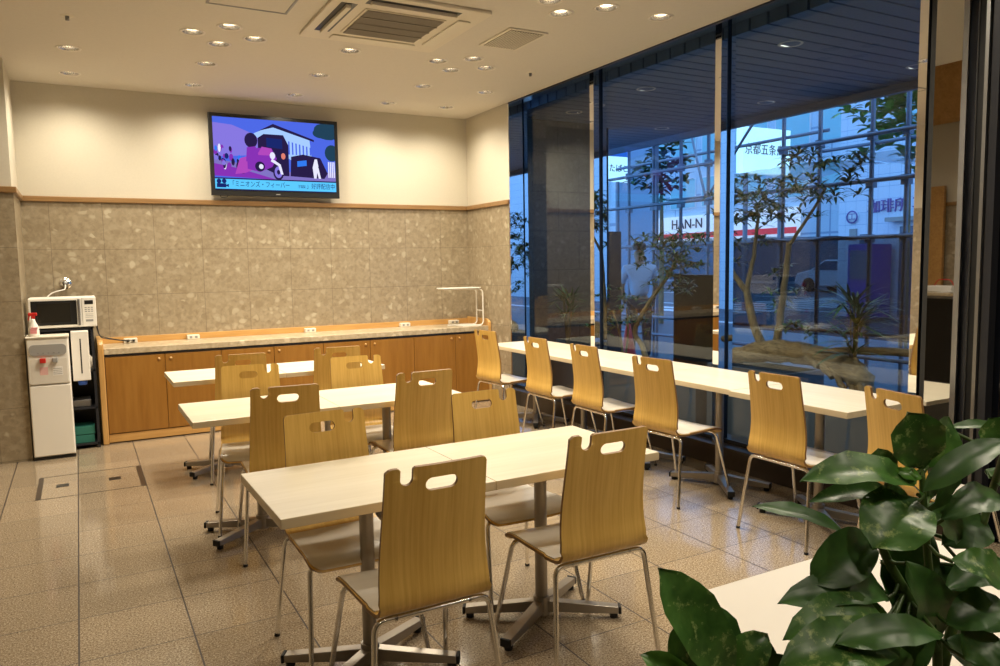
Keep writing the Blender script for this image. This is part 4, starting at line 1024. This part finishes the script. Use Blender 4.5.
# person
ps = thing('person', 'person in a pale shirt and dark trousers standing on the pavement outside', 'person', (3.62, 1.72, -.02), R(-30))
def skinned(name, nodes, edges, radii, m, parent, levels=2):
    me = bpy.data.meshes.new(name); me.from_pydata(nodes, edges, []); o = bpy.data.objects.new(name, me); COL.objects.link(o); o.parent = parent
    sk = o.modifiers.new('skin', 'SKIN'); sk.use_smooth_shade = True
    sb_ = o.modifiers.new('sub', 'SUBSURF'); sb_.levels = levels; sb_.render_levels = levels
    for i, r in enumerate(radii): v = me.skin_vertices[0].data[i]; v.radius = (r, r) if not isinstance(r, tuple) else r; v.use_root = (i == 0)
    me.materials.append(m); return o
nd = [(0, 0, .95), (0, 0, 1.15), (0, 0, 1.38), (0, 0, 1.48), (0, .01, 1.56), (0, .02, 1.66),
      (.18, 0, 1.38), (.24, .02, 1.12), (.22, .12, .90), (.22, .15, .82), (-.18, 0, 1.38), (-.25, .04, 1.12), (-.2, .16, .95), (-.18, .20, .87),
      (.10, 0, .88), (.11, .02, .48), (.11, -.02, .08), (.11, .10, .04), (-.10, 0, .88), (-.11, .03, .48), (-.12, -.01, .08), (-.12, .11, .04)]
ed = [(0, 1), (1, 2), (2, 3), (3, 4), (4, 5), (2, 6), (6, 7), (7, 8), (8, 9), (2, 10), (10, 11), (11, 12), (12, 13), (0, 14), (14, 15), (15, 16), (16, 17), (0, 18), (18, 19), (19, 20), (20, 21)]
rd = [.10, .09, .09, .05, .09, .085, .045, .040, .032, .035, .045, .040, .032, .035, .065, .05, .042, .035, .065, .05, .042, .035]
skinned('body', nd, ed, rd, M['skin'], ps)
skinned('shirt', [(0, 0, .95), (0, 0, 1.15), (0, 0, 1.37), (0, 0, 1.45), (.19, 0, 1.38), (.245, .01, 1.16), (-.19, 0, 1.38), (-.255, .03, 1.16)],
        [(0, 1), (1, 2), (2, 3), (2, 4), (4, 5), (2, 6), (6, 7)], [.155, .15, .16, .062, .078, .062, .078, .062], M['shirt'], ps)
skinned('trousers', [(0, 0, .95), (.10, 0, .86), (.11, .02, .48), (.11, -.02, .10), (-.10, 0, .86), (-.11, .03, .48), (-.12, -.01, .10)],
        [(0, 1), (1, 2), (2, 3), (0, 4), (4, 5), (5, 6)], [.15, .10, .075, .06, .10, .075, .06], M['trousers'], ps)
MB().lathe([(.097, .0), (.105, .05), (.085, .10), (0, .125)], (0, .01, 1.65), 16).build('hair', M['black'], ps)

# ================================================================ FOREGROUND PLANTS
def broad_leaf(mb, base, tip, w, nrm, curl=.25, fold=.25, n=9, mi=0, tipw=.0):
    """broad leaf with midrib fold; nrm: rough direction its upper side faces"""
    base = Vector(base); tip = Vector(tip); ax = tip - base; L_ = ax.length; ax_n = ax.normalized()
    nrm = Vector(nrm); nrm = (nrm - ax_n * nrm.dot(ax_n)).normalized(); side = ax_n.cross(nrm)
    vs = []; fs = []; m_ = 4
    for i in range(n + 1):
        t = i / n
        p = base + ax * t + nrm * (curl * L_ * (4 * t * (1 - t)) * .35)
        wd_ = w * .54 * (math.sin(math.pi * t ** 1.22) ** .60 if 0 < t < 1 else 0) + .0004
        for j in range(-m_, m_ + 1):
            u = j / m_
            z = fold * wd_ * (abs(u) ** 1.4) + .010 * w / .08 * math.sin(t * 17 + u * 2.5) * abs(u) * .5
            vs.append(p + side * wd_ * u + nrm * z)
    k_ = 2 * m_ + 1
    for i in range(n):
        for j in range(k_ - 1): a = i * k_ + j; fs.append((a, a + 1, a + k_ + 1, a + k_))
    mb.add(vs, fs, mi, True)
#LEAVES
LEAF_A = [((-2.587, -6.387, 1.217), (-2.618, -6.386, 1.292), 0.0612, (-0.59, -0.58, 0.56), 0.15, 0, 0.25),
  ((-2.563, -6.378, 1.213), (-2.516, -6.375, 1.273), 0.0425, (0.04, -0.95, 0.31), 0.3, 0, 0.25),
  ((-2.52, -6.374, 1.258), (-2.394, -6.391, 1.213), 0.0204, (-0.26, -0.46, 0.85), 0.5, 1, 0.25),
  ((-2.53, -6.45, 1.249), (-2.544, -6.439, 1.285), 0.0403, (-0.65, -0.63, 0.43), 0.1, 0, 0.25),
  ((-2.542, -6.465, 1.264), (-2.655, -6.431, 1.211), 0.0301, (-0.4, -0.47, 0.79), 0.35, 1, 0.25),
  ((-2.525, -6.359, 1.161), (-2.49, -6.348, 1.226), 0.0521, (-0.04, -0.99, -0.1), 0.1, 1, 0.25),
  ((-2.587, -6.393, 1.162), (-2.55, -6.406, 1.234), 0.0367, (0.11, -0.99, -0.02), 0.2, 1, 0.25),
  ((-2.598, -6.396, 1.189), (-2.759, -6.349, 1.219), 0.046, (-0.29, -0.42, 0.86), 0.5, 0, 0.25),
  ((-2.603, -6.371, 1.177), (-2.752, -6.356, 1.195), 0.0247, (-0.3, -0.53, 0.79), 0.4, 0, 0.25),
  ((-2.622, -6.405, 1.19), (-2.717, -6.414, 1.151), 0.0734, (-0.49, -0.48, 0.73), 0.35, 0, 0.25),
  ((-2.641, -6.333, 1.122), (-2.764, -6.283, 1.172), 0.0227, (-0.25, -0.44, 0.86), 0.3, 1, 0.25),
  ((-2.645, -6.363, 1.14), (-2.748, -6.357, 1.097), 0.0538, (-0.75, -0.61, 0.27), 0.5, 1, 0.25),
  ((-2.624, -6.368, 1.208), (-2.632, -6.359, 1.244), 0.0294, (-0.78, -0.53, 0.34), 0.4, 0, 0.25),
  ((-2.601, -6.359, 1.197), (-2.603, -6.362, 1.156), 0.0325, (-0.48, -0.57, 0.66), 0.3, 1, 0.25),
  ((-2.63, -6.38, 1.059), (-2.79, -6.347, 1.079), 0.0416, (-0.3, -0.53, 0.79), 0.5, 1, 0.25),
  ((-2.599, -6.352, 1.051), (-2.703, -6.315, 1.076), 0.0383, (-0.33, -0.59, 0.74), 0.5, 1, 0.25),
  ((-2.659, -6.4, 1.043), (-2.811, -6.373, 1.052), 0.0545, (-0.4, -0.47, 0.79), 0.6, 0, 0.25),
  ((-2.678, -6.426, 1.029), (-2.84, -6.392, 1.037), 0.0595, (-0.38, -0.45, 0.81), 0.5, 0, 0.25),
  ((-2.643, -6.454, 1.049), (-2.785, -6.42, 1.061), 0.0385, (-0.25, -0.44, 0.86), 0.3, 1, 0.25),
  ((-2.621, -6.391, 1.111), (-2.576, -6.405, 1.004), 0.0605, (-0.25, -0.79, 0.56), 0.3, 1, 0.25),
  ((-2.611, -6.352, 1.096), (-2.548, -6.376, 0.984), 0.0581, (-0.43, -0.78, 0.44), 0.2, 1, 0.25),
  ((-2.571, -6.403, 1.155), (-2.47, -6.423, 1.169), 0.0416, (-0.2, -0.47, 0.86), 0.5, 1, 0.25),
  ((-2.522, -6.378, 1.106), (-2.451, -6.391, 1.13), 0.0516, (-0.15, -0.68, 0.72), 0.3, 1, 0.25),
  ((-2.593, -6.429, 1.118), (-2.537, -6.464, 1.082), 0.0521, (-0.17, -0.54, 0.83), 0.5, 0, 0.25),
  ((-2.542, -6.395, 1.057), (-2.437, -6.405, 1.077), 0.048, (-0.19, -0.59, 0.79), 0.4, 1, 0.25),
  ((-2.602, -6.432, 1.042), (-2.534, -6.468, 1.058), 0.0521, (-0.27, -0.49, 0.83), 0.4, 1, 0.25),
  ((-2.574, -6.416, 1.009), (-2.529, -6.446, 0.959), 0.0612, (-0.15, -0.71, 0.69), 0.3, 1, 0.25),
  ((-2.568, -6.392, 1.049), (-2.629, -6.369, 0.951), 0.0625, (-0.59, -0.48, 0.64), 0.3, 1, 0.25),
  ((-2.626, -6.399, 1.225), (-2.639, -6.394, 1.211), 0.0237, (-0.36, -0.65, 0.67), 0.2, 2, 0.25),
  ((-2.616, -6.406, 1.216), (-2.641, -6.392, 1.221), 0.0166, (-0.33, -0.59, 0.74), 0.2, 2, 0.25),
  ((-2.548, -6.369, 1.161), (-2.511, -6.394, 1.116), 0.0511, (-0.16, -0.74, 0.65), 0.3, 1, 0.25),
  ((-2.515, -6.357, 1.118), (-2.56, -6.34, 1.04), 0.0579, (-0.59, -0.58, 0.56), 0.3, 1, 0.25),
  ((-2.512, -6.363, 1.079), (-2.484, -6.39, 0.973), 0.0605, (-0.18, -0.85, 0.49), 0.3, 1, 0.25),
  ((-2.447, -6.386, 1.196), (-2.415, -6.408, 1.156), 0.0395, (-0.16, -0.74, 0.65), 0.3, 1, 0.25),
  ((-2.642, -6.336, 0.978), (-2.697, -6.304, 0.992), 0.0383, (-0.33, -0.59, 0.74), 0.4, 1, 0.25),
  ((-2.653, -6.384, 1.015), (-2.661, -6.374, 1.064), 0.0242, (-0.43, -0.78, 0.44), 0.2, 2, 0.25),
  ((-2.681, -6.39, 1.026), (-2.648, -6.414, 0.966), 0.0474, (-0.36, -0.65, 0.67), 0.2, 1, 0.25),
  ((-2.604, -6.457, 1.011), (-2.567, -6.475, 1.033), 0.0579, (-0.33, -0.59, 0.74), 0.2, 1, 0.25),
  ((-2.736, -6.365, 0.968), (-2.682, -6.391, 1.014), 0.0592, (-0.33, -0.59, 0.74), 0.2, 0, 0.25)]
LEAF_B = [((-2.826, -6.316, 0.969), (-2.909, -6.277, 1.123), 0.0616, (-0.26, -0.82, 0.5), 0.2, 0, 0.25),
  ((-2.788, -6.293, 0.946), (-2.827, -6.26, 1.058), 0.0495, (0.04, -0.97, 0.24), 0.2, 1, 0.25),
  ((-2.851, -6.27, 0.947), (-2.86, -6.256, 1.036), 0.0318, (-0.65, -0.63, 0.43), 0.2, 0, 0.25),
  ((-2.817, -6.298, 0.97), (-2.771, -6.317, 1.025), 0.0412, (-0.46, -0.54, 0.7), 0.35, 0, 0.25),
  ((-2.771, -6.282, 0.923), (-2.739, -6.292, 0.995), 0.0429, (0.04, -0.97, 0.24), 0.2, 1, 0.25),
  ((-2.847, -6.282, 0.959), (-2.908, -6.244, 1.002), 0.0291, (-0.33, -0.59, 0.74), 0.3, 2, 0.25),
  ((-2.803, -6.264, 0.929), (-2.828, -6.244, 0.987), 0.0354, (-0.4, -0.72, 0.57), 0.3, 1, 0.25),
  ((-2.773, -6.292, 0.928), (-2.726, -6.312, 0.983), 0.0375, (-0.23, -0.72, 0.66), 0.3, 1, 0.25)]
STEM_A = [[(-2.575, -6.41, 0.85), (-2.564, -6.401, 0.987), (-2.577, -6.393, 1.103), (-2.587, -6.387, 1.217)], [(-2.57, -6.404, 0.925), (-2.516, -6.399, 1.039), (-2.444, -6.392, 1.156), (-2.476, -6.424, 1.234)], [(-2.567, -6.4, 0.987), (-2.59, -6.38, 1.049), (-2.619, -6.357, 1.125), (-2.615, -6.362, 1.2)]]
STEM_B = [[(-2.818, -6.296, 0.867), (-2.817, -6.299, 0.958), (-2.828, -6.299, 1.012)]]

def potted(label, leaves, stems, seed):
    random.seed(seed)
    b = Vector((stems[0][0][0], stems[0][0][1], .66)); t_ = thing('foliage_plant', label, 'plant', b)
    m_ = MB()
    for (B, T, w, nr, curl, mi, fold) in leaves:
        broad_leaf(m_, Vector(B) - b, Vector(T) - b, w, nr, curl, fold, mi=mi)
    m_.build('foliage', [M['leaf_in'], M['leaf_plain'], M['leaf_young']], t_)
    m_ = MB()
    for s_ in stems:
        p = [Vector(x) - b for x in s_]
        if s_ is stems[0]: p = [Vector((0, 0, .0))] + p
        q = catmull(p, 6); m_.tube(q, [.008 - .0045 * k / len(q) for k in range(len(q))], 8)
    for (B, T, w, nr, curl, mi, fold) in leaves:
        near = min((Vector(x) for s_ in stems for x in catmull([Vector(v) for v in s_], 6)), key=lambda v: (v - Vector(B)).length)
        if (near - Vector(B)).length > .004: m_.tube([near - b, (near * .5 + Vector(B) * .5) - b + Vector((0, 0, -.004)), Vector(B) + (Vector(T) - Vector(B)) * .04 - b], .0025, 6)
    m_.build('stem', M['stem'], t_)
    return t_
potted('large glossy variegated plant filling the lower right of the view', LEAF_A, STEM_A, 3)
potted('smaller glossy plant with one tall upright leaf, left of the big plant', LEAF_B, STEM_B, 4)
pb = thing('planter_box', 'dark planter trough under the glossy foreground plants', 'planter', (-3.0, -6.62, 0))
MB().box(0, .56, 0, .03, 0, .70).box(0, .56, .42, .45, 0, .70).box(0, .03, .03, .42, 0, .70).box(.53, .56, .03, .42, 0, .70).box(.03, .53, .03, .42, 0, .04).build('trough', M['planterin'], pb)
MB().box(.03, .53, .03, .42, .04, .66).build('soil', M['soil'], pb)
